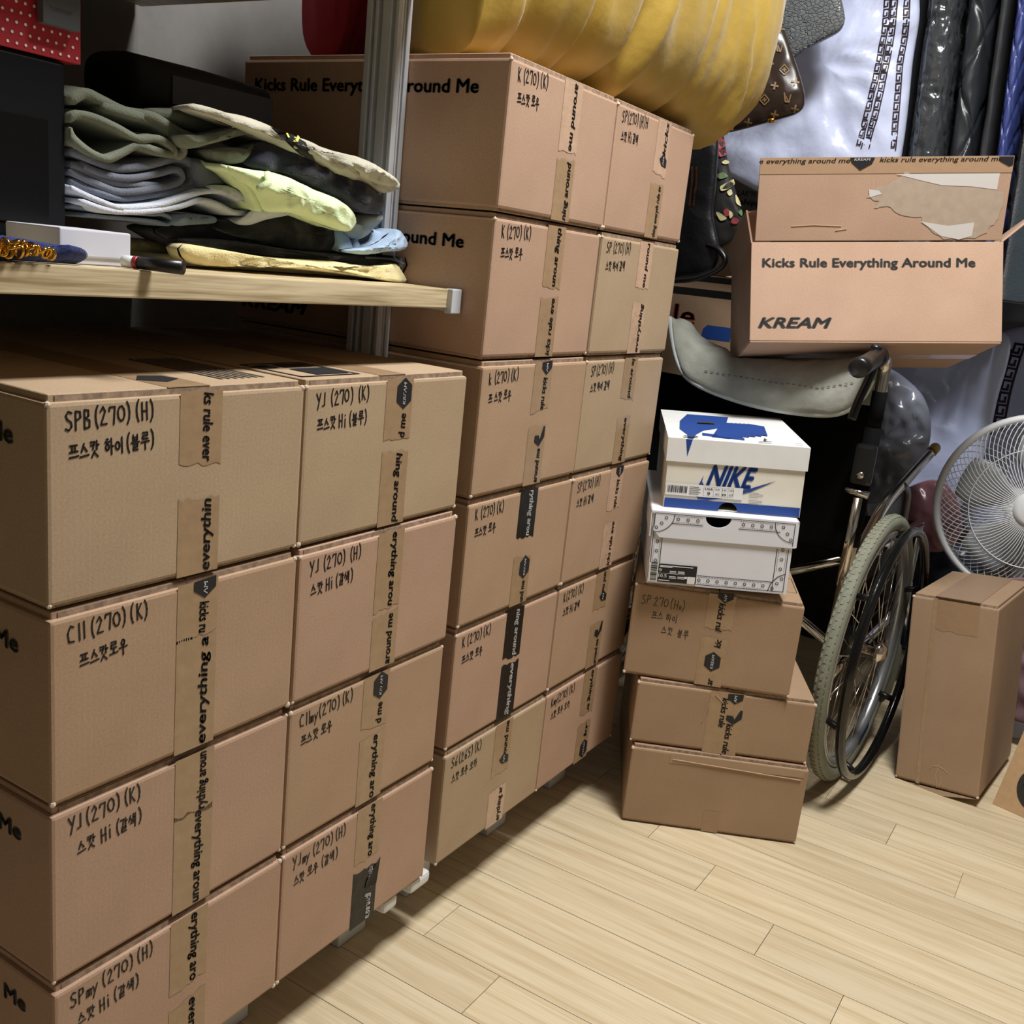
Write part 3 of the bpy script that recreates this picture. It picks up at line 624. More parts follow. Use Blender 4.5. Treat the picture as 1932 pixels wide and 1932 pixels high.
# ------------------------------------------------------------------ open box resting on the wheelchair handles
OBR = Matrix(((.884, -.422, -.201), (.456, .874, .168), (.105, -.240, .965)))
ob = empty('open_cardboard_box', (.0898, 1.3608, .874), OBR.to_euler(), 'open cardboard box lying on the wheelchair handles, printed front and raised flap', 'box')
Lw, Wd, Hh, th = .452, .288, .1826, .004
KO = KR[0]
sbox('front_panel', KO, (0, Lw, 0, th, 0, Hh), ob, .0012); sbox('back_panel', KO, (0, Lw, Wd-th, Wd, 0, Hh), ob, .0012)
sbox('side_panel', KO, (0, th, th, Wd-th, 0, Hh), ob, .0012); sbox('side_panel', KO, (Lw-th, Lw, th, Wd-th, 0, Hh), ob, .0012)
sbox('bottom_flap', KO, (.001, Lw-.001, .001, Wd/2-.001, -.003, .001), ob, .0008); sbox('bottom_flap', KO, (.001, Lw-.001, Wd/2+.001, Wd-.001, -.003, .001), ob, .0008)
sbox('packing_tape', TAPEC, (.0, Lw, Wd/2-.025, Wd/2+.025, -.0036, -.0029), ob)
mb = MB(); text(mb, 'Kicks Rule Everything Around Me', (.021, -.0008, Hh-.046), EX, EZ, .0165, .381, 0, .04); mb.build('front_lettering', INKG, ob, fix=False)
mb = MB(); text(mb, 'KREAM', (.016, -.0008, .024), EX, EZ, .0195, .131, .3, .045); mb.build('logo_lettering', INKG, ob, fix=False)
# raised front flap
fl = empty('front_flap', (0, 0, Hh), (math.radians(21), 0, 0)); fl.parent = ob
sbox('flap_board', KO, (.006, Lw-.004, 0, .0038, .002, .147), fl, .001)
FLH = .147
mb = MB(); mb.add([(.006, -.0006, FLH-.028), (Lw-.004, -.0006, FLH-.028), (Lw-.004, -.0006, FLH), (.006, -.0006, FLH)], [(0, 1, 2, 3)]); mb.build('packing_tape', mat('pale_tape', (172, 142, 114), .3, bump=.2, bscale=60), fl, fix=False)
mb = MB(); text(mb, 'e everything around me', (.004, -.0012, FLH-.0095), EX, EZ, .0085, .160, .18); text(mb, 'kicks rule everything around me', (.216, -.0012, FLH-.0085), EX, EZ, .0085, .212, .18); mb.build('tape_lettering', INK, fl, fix=False)
for xh in (.185, .443):
    mb = MB(); wdh = .022 if xh < .4 else .0
    P = [(xh-.022, FLH-.001), (xh-.018, FLH-.009), (xh-.002, FLH-.022), (xh+.018, FLH-.011), (xh+.022, FLH-.001)] if xh < .4 else [(xh-.022, FLH-.001), (xh-.018, FLH-.009), (xh-.002, FLH-.017), (xh+.004, FLH-.015), (xh+.004, FLH-.001)]
    mb.poly([(x, -.0016, z) for x, z in P]); o = mb.build('emblem', INK, fl, fix=False)
    if xh < .4:
        m2 = MB(); text(m2, 'KREAM', (xh-.014, -.0021, FLH-.006), EX, EZ, .0042, .028, .15); m2.build('emblem_lettering', WPRINT, o, fix=False)
REM = mat('label_remnant_paper', (204, 200, 196), .6)
PAPER = mat('torn_paper_layer', (172, 154, 136), 0.9, var=0.08, vscale=60)
def blob(mb, P, y): mb.poly([(x, y, z) for x, z in P])
random.seed(3)
core = [(.205, .090), (.222, .098), (.240, .103), (.258, .116), (.262, .122), (.285, .112), (.320, .100), (.360, .098), (.410, .094), (.438, .086), (.440, .060), (.434, .036), (.418, .016), (.400, .006), (.345, .006), (.320, .020), (.300, .042), (.262, .048), (.238, .064), (.215, .060), (.222, .072), (.200, .078)]
rag = []
for a, b in zip(core, core[1:]+core[:1]):
    for k in range(4):
        t_ = k/4; rag.append((a[0]+(b[0]-a[0])*t_+random.uniform(-.002, .002), a[1]+(b[1]-a[1])*t_+random.uniform(-.002, .002)))
mb = MB(); blob(mb, rag, -.0007); mb.build('torn_label_patch', PAPER, fl, fix=False)
mb = MB(); blob(mb, [(.246, .118), (.427, .118), (.426, .090), (.380, .096), (.330, .098), (.290, .107)], -.0011); blob(mb, [(.202, .092), (.220, .090), (.226, .084), (.205, .078)], -.0011); blob(mb, [(.300, .036), (.350, .028), (.395, .034), (.394, .010), (.372, .004), (.340, .010)], -.0010)
mb.build('label_remnant', REM, fl, fix=False)
mb = MB(); mb.tube([(.07, -.0006, .028), (.11, -.0006, .030), (.16, -.0006, .028)], .0006, 5); mb.tube([(.15, -.0006, .020), (.17, -.0006, .023)], .0006, 5); mb.build('scratch_mark', KR[0], fl)
# side and back flaps splayed outward
def hinge(name, M, b):
    mb = MB(); mb.M = M; mb.box(*b); return mb.build(name, KO, ob, False, .001)
hinge('side_flap', Matrix.Translation((0, 0, Hh)) @ Matrix.Rotation(math.radians(-10), 4, 'Y'), (0, .0038, .006, Wd-.006, 0, .062))
hinge('folded_flap_end', Matrix.Translation((-.0105, 0, Hh+.060)) @ Matrix.Rotation(math.radians(82), 4, 'Y'), (0, .0038, .010, Wd-.010, 0, .083))
hinge('side_flap', Matrix.Translation((Lw, 0, Hh)) @ Matrix.Rotation(math.radians(50), 4, 'Y'), (-.0038, 0, .006, Wd-.006, 0, .145))
hinge('back_flap', Matrix.Translation((0, Wd, Hh)) @ Matrix.Rotation(math.radians(-75), 4, 'X'), (.004, Lw-.004, -.0038, 0, 0, .147))

# ------------------------------------------------------------------ shelf unit: post, bracket and board
ALU = mat('brushed_aluminium', (208, 212, 218), 0.35, 0.25, var=0.05, vscale=30)
t = empty('shelf_post', (0, 0, 0), (0, 0, 0), 'aluminium shelf post with vertical grooves between the two box stacks', 'post')
sbox('profile_core', ALU, (-.2005, -.1655, .5965, .6045, 0, 2.605), t)
for (a, b) in ((-.208, -.199), (-.194, -.189), (-.182, -.167), (-.161, -.155)): sbox('profile_rib', ALU, (a, b, .5855, .5972, .0005, 2.605), t, .0012)
for (a, b) in ((.594, .600), (.6035, .6115)): sbox('profile_rib', ALU, (-.166, -.155, a, b, .0005, 2.605), t, .0012)
sbox('profile_rib', ALU, (-.208, -.199, .603, .6115, .0005, 2.605), t, .0012)
t = empty('shelf_board', (0, 0, 0), (0, 0, 0), 'wood-grain shelf board with a grey end bracket above the near stack', 'shelf')
sbox('board', SHELFM, (-.648, -.048, -.75, .5925, .9025, .927), t, .0015)
for yy in (.5935,):
    mb = MB(); mb.box(-.155, -.052, yy, yy+.014, .899, .9262); mb.build('bracket', ALU, t, False, .001)
    sbox('end_cap', mat('grey_cap', (196, 202, 208), .4), (-.052, -.0405, yy-.004, yy+.0165, .8965, .9275), t, .0015)
t = empty('shelf_board', (0, 0, 0), (0, 0, 0), 'unseen wood-grain shelf board added above the folded clothes to shade them', 'shelf')
sbox('board', SHELFM, (-.648, -.048, -.75, .5925, 1.275, 1.30), t, .0015)  # added board above the view, keeps lamp light off the clothes and wall
sbox('bracket', ALU, (-.155, -.052, .5935, .6075, 1.272, 1.2995), t, .001)
t = empty('shelf_post', (0, 0, 0), (0, 0, 0), 'aluminium shelf post at the outer end of the shelf boards', 'post')
sbox('profile_core', ALU, (-.204, -.157, -.772, -.752, 0, 2.605), t); sbox('profile_rib', ALU, (-.208, -.155, -.7785, -.772, .0005, 2.605), t, .001)

# ------------------------------------------------------------------ folded clothes on the shelf
def cloth(name, col, rough=.9, bump=.5, bs=500, var=.08): return mat(name, col, rough, var=var, vscale=35, bump=bump, bscale=bs, sheen=.3, spec=.15)
ZS = .927
CASE_Y = PX(130, 300, -.152).y-.0024
def garment(name, label, loc=(0, 0, 0)): return empty(name, loc, (0, 0, 0), label, 'clothing', 'folded clothes on the shelf')
def fold(name, m, parent, px, X0, thick, depth, seed=1, amp=.004, n=5, skew=0.0):
    """one cloth layer: the pixel path at plane X0 given thickness and carried back over the shelf"""
    path = catmull([PX(a, b, X0) for a, b in px], n); N = len(path); D = 9
    vs = []; fs = []
    for j in range(D):
        t_ = j/(D-1); x = X0-depth*t_; row = []
        for i, p in enumerate(path):
            a = path[max(0, i-1)]; b = path[min(N-1, i+1)]; tg = (b-a); tg.x = 0; tg.normalize(); nn = Vector((0, -tg.z, tg.y))
            th_ = thick*(0.62 if j in (0,) else 1)*(.55 if i in (0, N-1) else 1)
            q = Vector((x, p.y-skew*t_, p.z)); dn = amp*fold_noise(Vector((x, p.y, p.z)), 16, seed)*min(1, t_*3)
            xo = .004*noise.noise(Vector((p.y*22, p.z*22, seed)))
            q.z = max(q.z, ZS+thick*.5)
            row += [q+nn*(th_/2+dn)+Vector((xo, 0, 0)), q-nn*(th_/2-dn)+Vector((xo, 0, 0))]
        vs += row
    W2 = 2*N
    for v in vs: v.z = max(v.z, ZS+.0005); v.y = max(CASE_Y, min(v.y, .6115 if v.x > -.15 else .583))
    for j in range(D-1):
        for i in range(N-1):
            a = j*W2+2*i; b = a+W2
            fs += [(a, a+2, b+2, b), (a+1, b+1, b+3, a+3)]
        a = j*W2; fs += [(a, a+W2, a+W2+1, a+1)]; a = j*W2+W2-2; fs += [(a, a+1, a+W2+1, a+W2)]
    for i in range(N-1): fs += [(2*i, 2*i+1, 2*i+3, 2*i+2)]; k = (D-1)*W2+2*i; fs += [(k, k+2, k+3, k+1)]
    mb = MB(); mb.add(vs, fs); return mb.build(name, m, parent, True)
def puffX(name, m, parent, px, X0, bf, bb, seed=1, amp=.006, sc=18, nrm=(1, -.25, 0), n=64, power=2.4):
    o = pillow(name, [PX(a, b, X0) for a, b in px], nrm, bf, bb, m, parent, n=96, rings=18, amp=amp*1.7, sc=sc, seed=seed, power=power)
    for v in o.data.vertices: v.co.z = max(v.co.z, ZS+.0008); v.co.y = min(v.co.y, .6115 if v.co.x > -.15 else .583)
    return o
CREAM = cloth('cream_cotton', (226, 212, 158)); g = garment('folded_trousers', 'cream yellow folded trousers at the bottom of the clothes pile')
fold('lower_layer', CREAM, g, [(345, 503), (420, 507), (520, 515), (640, 526), (755, 535)], -.155, .010, .30, 3)
puffX('upper_layer', CREAM, g, [(335, 470), (350, 460), (375, 466), (430, 475), (520, 486), (620, 492), (700, 502), (738, 496), (752, 510), (762, 532), (735, 532), (660, 520), (560, 508), (450, 500), (360, 498)], -.14, .03, .10, 5, .007, 30)
puffX('left_fold', CREAM, g, [(180, 450), (240, 448), (300, 455), (340, 470), (330, 482), (270, 480), (222, 476)], -.26, .02, .08, 6, .006, 30)
BLKD = cloth('black_denim', (33, 34, 40), .85, .6, 900); g = garment('folded_jeans', 'black denim jeans with stitched hems folded above the cream trousers')
puffX('lower_leg', BLKD, g, [(330, 452), (420, 452), (540, 470), (640, 478), (720, 484), (785, 486), (795, 500), (788, 520), (765, 524), (745, 500), (700, 504), (620, 494), (520, 486), (400, 470)], -.165, .025, .14, 8, .006, 26)
puffX('upper_leg', BLKD, g, [(290, 432), (360, 420), (470, 420), (560, 440), (600, 470), (560, 478), (470, 462), (400, 458), (350, 470), (310, 450)], -.19, .02, .16, 9, .008, 26)
mb = MB()
for (a, b, c, d) in ((742, 484, 765, 520), (770, 488, 775, 522)): mb.tube([PX(a, b, -.138), PX((a+c)/2+6, (b+d)/2-4, -.134), PX(c, d, -.142)], .0012, 6)
mb.tube([PX(690, 486, -.138), PX(740, 489, -.137), PX(790, 500, -.139)], .0011, 6)
mb.v = [(p[0], min(p[1], .6112), p[2]) for p in mb.v]
mb.build('hem_stitching', mat('grey_thread', (110, 112, 118), .8), g)
LBD = cloth('washed_denim', (164, 188, 216), .85, .6, 800, .25); g = garment('folded_jeans', 'pale blue denim jeans poking out of the clothes pile beside the post')
puffX('leg', LBD, g, [(640, 472), (700, 462), (730, 442), (745, 432), (760, 448), (766, 462), (752, 472), (720, 474), (680, 480)], -.135, .02, .10, 11, .006, 40)
BT = cloth('black_jersey', (22, 23, 27)); g = garment('folded_tee', 'black tee shirt spread between the jeans and the pale sweatshirt')
puffX('body', BT, g, [(395, 418), (480, 408), (560, 400), (640, 412), (700, 432), (725, 450), (690, 468), (620, 474), (540, 468), (470, 452), (420, 440)], -.17, .02, .16, 13, .006, 18)
DEN = cloth('faded_denim', (112, 128, 146), .85, .6, 800); g = garment('folded_jeans', 'faded blue denim jeans, thin fold under the grey sweatshirt')
fold('layer', DEN, g, [(132, 388), (200, 398), (280, 405), (310, 405), (326, 414), (318, 424), (290, 417), (220, 411), (160, 405)], -.16, .005, .26, 15, .003)
puffX('end_fold', DEN, g, [(322, 408), (360, 404), (400, 408), (402, 420), (360, 424), (326, 425)], -.165, .012, .14, 16, .004, 30)
GRY = cloth('mid_grey_fleece', (114, 119, 132)); g = garment('folded_sweatshirt', 'mid grey sweatshirt folded in many layers below the olive sweatshirt')
fold('layer', GRY, g, [(130, 284), (180, 304), (225, 318), (275, 312), (320, 302), (350, 300), (368, 318), (366, 342), (350, 356), (300, 352), (250, 348), (200, 340), (160, 322), (131, 310)], -.155, .012, .28, 17, .003)
fold('layer', GRY, g, [(131, 322), (180, 345), (230, 362), (290, 356), (330, 348), (345, 335), (335, 320), (300, 328), (240, 336), (190, 326), (150, 308)], -.153, .010, .28, 18, .003)
fold('layer', GRY, g, [(131, 340), (175, 358), (230, 374), (290, 368), (330, 362), (380, 356)], -.155, .010, .28, 19, .003)
puffX('sleeve', GRY, g, [(350, 300), (400, 310), (440, 325), (450, 345), (420, 352), (385, 352), (358, 362)], -.165, .016, .16, 20, .005, 24)
PGR = cloth('pale_grey_fleece', (196, 202, 214)); g = garment('folded_sweatshirt', 'pale grey sweatshirt with an open sleeve end, below the mid grey one')
fold('layer', PGR, g, [(131, 352), (180, 376), (230, 392), (300, 388), (350, 372), (385, 362), (420, 362), (448, 374), (466, 392), (462, 402), (440, 400), (410, 385), (380, 378), (340, 390), (280, 399), (210, 398), (150, 378)], -.145, .008, .26, 21, .003)
puffX('sleeve', PGR, g, [(385, 352), (425, 350), (455, 365), (500, 395), (545, 404), (500, 414), (465, 425), (440, 418), (470, 396), (440, 372)], -.15, .014, .12, 22, .005, 24)
LIM = cloth('lime_cotton', (220, 238, 188), .8, .4, 600, .05); g = garment('folded_tee', 'lime green tee shirt jutting from the clothes pile')
puffX('body', LIM, g, [(420, 312), (470, 320), (510, 325), (560, 345), (620, 372), (662, 400), (668, 420), (655, 436), (630, 432), (590, 418), (545, 402), (505, 400), (490, 392), (470, 360), (440, 335)], -.125, .022, .10, 23, .008, 26)
fold('collar_fold', LIM, g, [(424, 314), (450, 330), (475, 360), (496, 398)], -.118, .006, .06, 24, .003)
mb = MB(); mb.tube([PX(505, 326, -.102), PX(506, 345, -.098), PX(488, 356, -.098)], .004, 8); mb.build('collar_rib', LIM, g, True)
NAV = cloth('navy_cotton', (36, 38, 52), .85); g = garment('folded_tee', 'dark navy tee shirt between the lime tee and the beige hoodie')
puffX('body', NAV, g, [(452, 300), (478, 272), (510, 268), (560, 290), (620, 318), (680, 345), (715, 370), (722, 388), (712, 402), (690, 402), (640, 382), (580, 352), (520, 325), (475, 318)], -.130, .020, .12, 25, .006, 20)
GRN = cloth('sage_cotton', (150, 158, 152)); g = garment('folded_tee', 'sage grey tee shirt sleeve poking out under the navy tee')
puffX('sleeve', GRN, g, [(640, 420), (665, 405), (700, 402), (715, 408), (700, 430), (688, 445), (665, 452), (645, 440)], -.150, .016, .12, 26, .006, 26)
OLV = cloth('olive_fleece', (114, 120, 104)); g = garment('folded_sweatshirt', 'olive sweatshirt with ribbed cuffs folded on top of the pile')
fold('layer', OLV, g, [(131, 226), (150, 216), (180, 222), (220, 240), (262, 262), (300, 262), (330, 282), (325, 292), (290, 282), (262, 274), (232, 290), (205, 300), (170, 288), (140, 262), (131, 240)], -.145, .011, .28, 27, .003)
fold('layer', OLV, g, [(131, 192), (160, 176), (190, 188), (240, 210), (290, 220), (340, 250), (385, 268)], -.150, .014, .28, 28, .004)
fold('layer', OLV, g, [(190, 200), (250, 216), (300, 232), (335, 262), (345, 285), (330, 296)], -.150, .014, .26, 29, .004)
puffX('cuff', OLV, g, [(330, 255), (365, 256), (400, 250), (430, 240), (462, 238), (468, 250), (430, 262), (390, 272), (350, 280)], -.138, .014, .12, 30, .004, 30)
puffX('cuff', OLV, g, [(398, 282), (430, 278), (460, 282), (472, 296), (455, 306), (425, 310), (405, 300)], -.135, .014, .12, 31, .004, 30)
puffX('body', OLV, g, [(270, 205), (330, 205), (390, 215), (440, 228), (470, 250), (440, 260), (380, 250), (320, 235), (280, 222)], -.17, .016, .16, 32, .006, 22)
BEI = cloth('beige_fleece', (182, 178, 160)); g = garment('folded_hoodie', 'beige hoodie with a black printed patch lying on top of the pile, beside the post')
hood = puffX('body', BEI, g, [(350, 205), (365, 195), (400, 208), (450, 218), (500, 238), (560, 262), (620, 285), (680, 300), (720, 322), (748, 345), (745, 358), (715, 364), (690, 350), (640, 336), (580, 305), (530, 285), (480, 258), (420, 232)], -.125, .022, .13, 33, .008, 22)
puffX('hood_fold', BEI, g, [(640, 302), (690, 305), (730, 330), (750, 346), (735, 352), (705, 345), (680, 335)], -.108, .014, .08, 34, .006, 40)
def bvh(o): return BVHTree.FromPolygons([v.co for v in o.data.vertices], [p.vertices[:] for p in o.data.polygons])
def hit(tree, px, py, off=.0015):
    d = ray(px, py).normalized(); loc, nn, _, _ = tree.ray_cast(CAM, d)
    if loc is None: return None, None
    if nn.dot(d) > 0: nn = -nn
    return loc+nn*off, nn
def decal(tree, pts, name, m, parent, off=.0015, sub=5):
    """a printed patch that follows the surface it is printed on (outline given as a quad)"""
    (a, b, c, d) = pts; vs = []; ok = True; fs = []
    for j in range(sub+1):
        for i in range(sub+1):
            u, v = i/sub, j/sub
            x = (a[0]*(1-u)+b[0]*u)*(1-v)+(d[0]*(1-u)+c[0]*u)*v; y = (a[1]*(1-u)+b[1]*u)*(1-v)+(d[1]*(1-u)+c[1]*u)*v
            p, nn = hit(tree, x, y, off)
            if p is None: p = vs[-1] if vs else Vector()
            vs.append(p)
    for j in range(sub):
        for i in range(sub): k = j*(sub+1)+i; fs.append((k, k+1, k+sub+2, k+sub+1))
    mb = MB(); mb.add(vs, fs); return mb.build(name, m, parent, True, fix=False)
def stroke(tree, pts, wd, mb, off=.002):
    P = [hit(tree, *p, off) for p in pts]; P = [q for q in P if q[0] is not None]
    for (a, na), (b, nb) in zip(P, P[1:]):
        s = (b-a).cross(na).normalized()*wd/2; mb.add([a-s, a+s, b+s, b-s], [(0, 1, 2, 3)])
# the pile settles: what would sink into the garment below is lifted onto it
def garments(*labels): return [o for l in labels for o in COL.objects if o.parent is None and str(o.get('label', '')).startswith(l)]
ORDER = garments('cream yellow folded', 'black denim jeans', 'black tee', 'pale blue denim', 'faded blue denim', 'pale grey sweatshirt', 'mid grey', 'sage', 'lime', 'dark navy', 'olive', 'beige hoodie')
TREES = []
for gi, gg in enumerate(ORDER):
    if gi:
        for ch in gg.children:
            for v in ch.data.vertices:
                for _ in range(3):
                    top_ = None
                    for tr_ in TREES:
                        loc, nn, _i, dist = tr_.ray_cast(v.co, Vector((0, 0, 1)), .05)
                        if loc is not None and nn.z > 0: top_ = max(top_ or -1, loc.z)
                    if top_ is None: break
                    v.co.z = top_+.0006
    TREES += [BVHTree.FromPolygons([v.co for v in ch.data.vertices], [p.vertices[:] for p in ch.data.polygons]) for ch in gg.children if ch.name.split('.')[0] not in ('hem_stitching', 'printed_patch', 'yellow_print')]

g = ORDER[-1]
ht = bvh(hood)
decal(ht, [(508, 240), (562, 246), (596, 304), (566, 290)], 'printed_patch', BT, g, .0012)
mb = MB(); stroke(ht, [(531, 247), (540, 254), (545, 258)], .003, mb); stroke(ht, [(552, 266), (559, 266), (562, 260), (558, 254)], .003, mb); stroke(ht, [(543, 257), (549, 252)], .0015, mb); mb.build('yellow_print', mat('yellow_print', (226, 214, 90), .7), g, fix=False)

# ------------------------------------------------------------------ other things on the shelf
BBX = mat('black_card', (6, 7, 12), 0.6, spec=.2)
CX0 = -.152
pr = PX(130, 300, CX0)
t = empty('black_case', (CX0, pr.y-.003, ZS), (0, 0, 0), 'tall black case standing at the end of the shelf beside the clothes', 'case')
ztop = PX(126, 118, CX0).z
sbox('case_body', BBX, (-.25, 0, -.30, 0, .0005, ztop-ZS), t, .004)
sbox('window', mat('dark_window', (9, 9, 11), .3, spec=.3), (0, .001, -.075, -.018, .03, .12), t)
REDP = mat('red_card', (168, 30, 44), 0.6)
pc = PX(152, 105, -.15); pt = PX(152, 60, -.15)
t = empty('dotted_box', (-.15, pc.y, ztop+.0008), (0, 0, 0), 'red tray with white polka dots on top of the black case', 'box')
hR = pt.z-pc.z+.012; hR = .052
for (b) in ((-.30, 0, -.36, 0, 0, .003), (-.003, 0, -.36, 0, .003, hR), (-.30, -.297, -.36, 0, .003, hR), (-.297, -.003, -.003, 0, .003, hR), (-.297, -.003, -.36, -.357, .003, hR)):
    sbox('bottom' if b[5] < .01 else 'tray_side', REDP, b, t)
mb = MB()
for i in range(42):
    for k in range(6):
        y = -.004-.0082*i-(.0041 if k % 2 else 0); z = .0045+.0082*k
        mb.poly([(.0006, y+.0014*math.cos(a*PI/3), z+.0014*math.sin(a*PI/3)) for a in range(6)])
mb.build('dot_print', mat('white_dots', (236, 226, 222), .6), t, fix=False, kind='stuff')
t2 = empty('perfume_carton', (-.1485, PX(150, 62, -.14).y, PX(150, 62, -.14).z), (0, 0, 0), 'slim dark grey carton with faint print hung over the dotted tray rim', 'carton')
sbox('carton_body', mat('slate_card', (78, 80, 84), .5), (.0012, .010, -.036, 0, 0, .12), t2, .001)
mb = MB(); text(mb, 'TWENTYEIGHT', (.0106, -.030, .012), (0, 1, 0), EZ, .0026, .022); mb.build('carton_print', GREYP, t2, fix=False)
t3 = empty('glass_bottle', (-.185, PX(62, 20, -.185).y, ztop+.0045), (0, 0, 0), 'small clear glass bottle with dark cap standing in the dotted tray', 'bottle')
mb = MB(); mb.lathe([(0, 0), (.016, 0), (.017, .004), (.017, .075), (.008, .085), (.008, .095)], 20, 'Z'); mb.build('glass', mat('clear_glass', (170, 176, 178), .08, trans=.6), t3, True)
mb = MB(); mb.lathe([(0, .12), (.0095, .12), (.0095, .0955), (0, .0955)], 16, 'Z'); mb.build('cap', BLACKPL, t3)
t3 = tag(sbox('tan_carton', mat('tan_card', (120, 104, 80), .7), (-.02, .0, -.04, 0, 0, .09), None, .001), 'small tan carton in the far corner of the dotted tray', 'carton'); t3.location = (-.17, PX(20, 5, -.17).y, ztop+.0045)
# black padded case lying on the clothes
a = PX(225, 148, -.30); b = PX(492, 208, -.30)
t = empty('padded_case', a, (0, 0, 0), 'black padded roll case lying across the top of the clothes', 'case'); d = (b-a)
def supr(u, v, hw, hh_, n=24): return [(hw*abs(math.cos(q))**.6*math.copysign(1, math.cos(q)), hh_*abs(math.sin(q))**.6*math.copysign(1, math.sin(q))) for q in [2*PI*k/n for k in range(n)]]
vs = []; fs = []; S = 24; secs = [(0, .55), (.01, .85), (.03, 1), (.25, 1), (.5, 1), (.75, .95), (.97, .9), (.99, .75), (1, .5)]
sd = Vector((-1, 0, 0)); upv = d.cross(sd).normalized()
if upv.z < 0: upv = -upv
for (f, k) in secs:
    for (x, z) in supr(0, 0, .05*k, .030*k): vs.append(d*f+sd*(x+.02)+upv*z)
for i in range(len(secs)-1):
    for k in range(S): fs.append((i*S+k, i*S+(k+1) % S, (i+1)*S+(k+1) % S, (i+1)*S+k))
fs += [tuple(range(S-1, -1, -1)), tuple((len(secs)-1)*S+k for k in range(S))]
mb = MB(); mb.add(vs, fs); mb.build('case_body', mat('black_neoprene', (16, 15, 18), .7), t, True)
mb = MB(); mb.add([d*.22-sd*.0312+upv*.012, d*.96-sd*.029+upv*.012, d*.96-sd*.029-upv*.018, d*.22-sd*.0312-upv*.018], [(0, 1, 2, 3)]); mb.build('side_panel', mat('charcoal_nylon', (62, 62, 70), .5), t, fix=False)
# white box, blue cloth, gold chain, pen
t = empty('gift_box', (-.076, PX(113, 478, -.076).y, ZS), (0, 0, math.radians(94)), 'small white lidded gift box on the shelf before the black case', 'box')
WC = mat('white_card', (206, 208, 220), .5)
sbox('box_base', WC, (.002, .073, .002, .068, .0005, .018), t, .001); sbox('lid', WC, (0, .075, 0, .070, .0065, .030), t, .0015)
BLC = cloth('navy_velvet', (34, 46, 100)); o = puffX('velvet_pouch', BLC, None, [(-80, 462), (0, 452), (60, 456), (110, 466), (150, 474), (164, 486), (140, 491), (60, 494), (-80, 490)], -.062, .010, .016, 41, .004, 30, nrm=(.8, 0, .6)); tag(o, 'dark blue velvet pouch lying flat under the gold chain', 'pouch')
GOLD = mat('gold', (220, 170, 70), .18, 1.0)
t = empty('gold_chain', PX(40, 474, -.056), (0, 0, 0), 'gold link chain lying on the blue pouch', 'chain'); base = t.location.copy()
for i, (x, y) in enumerate([(4, 470), (10, 462), (18, 466), (26, 458), (30, 468), (40, 462), (46, 470), (55, 464), (62, 472), (70, 472), (78, 475), (88, 477), (96, 480), (-8, 468), (14, 476), (36, 475)]):
    p = PX(x, y, -.047)-base; r_ = random.uniform(.004, .0058); ax = Euler((random.uniform(0, 3), random.uniform(0, 3), 0)).to_matrix()
    mb = MB(); mb.tube([p+ax @ Vector((r_*math.cos(q), r_*.7*math.sin(q), 0)) for q in [2*PI*k/12 for k in range(12)]], .0014, 6, True); mb.build('link', GOLD, t, True)
p0 = PZ(228, 492, ZS+.006); p1 = PX(345, 498, p0.x+.055); p1.z = ZS+.006
t = empty('marker_pen', p0, (0, 0, 0), 'black marker pen with red and white end on the shelf edge', 'pen'); d = p1-p0
mb = MB(); mb.tube([d*.28, d*1.0], [.0056, .0062], 14); mb.build('barrel', BLACKPL, t, True)
mb = MB(); mb.tube([d*.22, d*.29], .0058, 14); mb.build('red_ring', mat('red_plastic', (150, 40, 45), .4), t, True)
mb = MB(); mb.tube([d*.02, d*.04, d*.22], [.003, .0055, .0055], 14); mb.build('white_tip', WHITEPL, t, True)

# ------------------------------------------------------------------ yellow bag and red bag on top of the far stack
YEL = mat('mustard_cloth', (170, 140, 50), 0.5, var=0.08, vscale=12, bump=0.8, bscale=24, sheen=.2)
ZT = BASE+6*HB
def bag_body(name, m, secs, parent=None, n=40, amp=.010, sc=9, seed=1, exp=.62, pleats=None):
    """sections along Y: (y, xback, xfront, zbottom, ztop)"""
    secs2 = []
    for i in range(len(secs)-1):
        for k in range(16):
            t_ = k/16; secs2.append(tuple(secs[i][j]*(1-t_)+secs[i+1][j]*t_ for j in range(5)))
    secs2.append(secs[-1]); vs = []; fs = []
    for (y, xb, xf, zb, zt) in secs2:
        cx_, cz_ = (xb+xf)/2, (zb+zt)/2; hx, hz = (xf-xb)/2, (zt-zb)/2
        for k in range(n):
            q = 2*PI*k/n; c, s_ = math.cos(q), math.sin(q)
            p = Vector((cx_+hx*math.copysign(abs(c)**exp, c), y, cz_+hz*math.copysign(abs(s_)**exp, s_)))
            d = Vector((c, 0, s_)); f = fold_noise(Vector((p.x, p.y*2.2, p.z*.6)), sc, seed)
            p += d*(amp*f+amp*.22*fold_noise(Vector((p.x*2, p.y, p.z)), sc*5, seed+1)*(1 if p.y > 1.1 else .45))*min(1, hx*12)
            if pleats and c > -.2:
                for (yk, sl, dp) in pleats: p += d*dp*math.exp(-((y-yk-(p.z-ZT)*sl)/.013)**2)
            vs.append(p)
    N = len(secs2)
    for i in range(N-1):
        for k in range(n): fs.append((i*n+k, i*n+(k+1) % n, (i+1)*n+(k+1) % n, (i+1)*n+k))
    fs += [tuple(range(n-1, -1, -1)), tuple((N-1)*n+k for k in range(n))]
    mb = MB(); mb.add(vs, fs); return mb.build(name, m, parent, True)
yb = empty('cloth_bag', (0, 0, 0), (0, 0, 0), 'large mustard yellow cloth bag lying on top of the far box stack', 'bag')
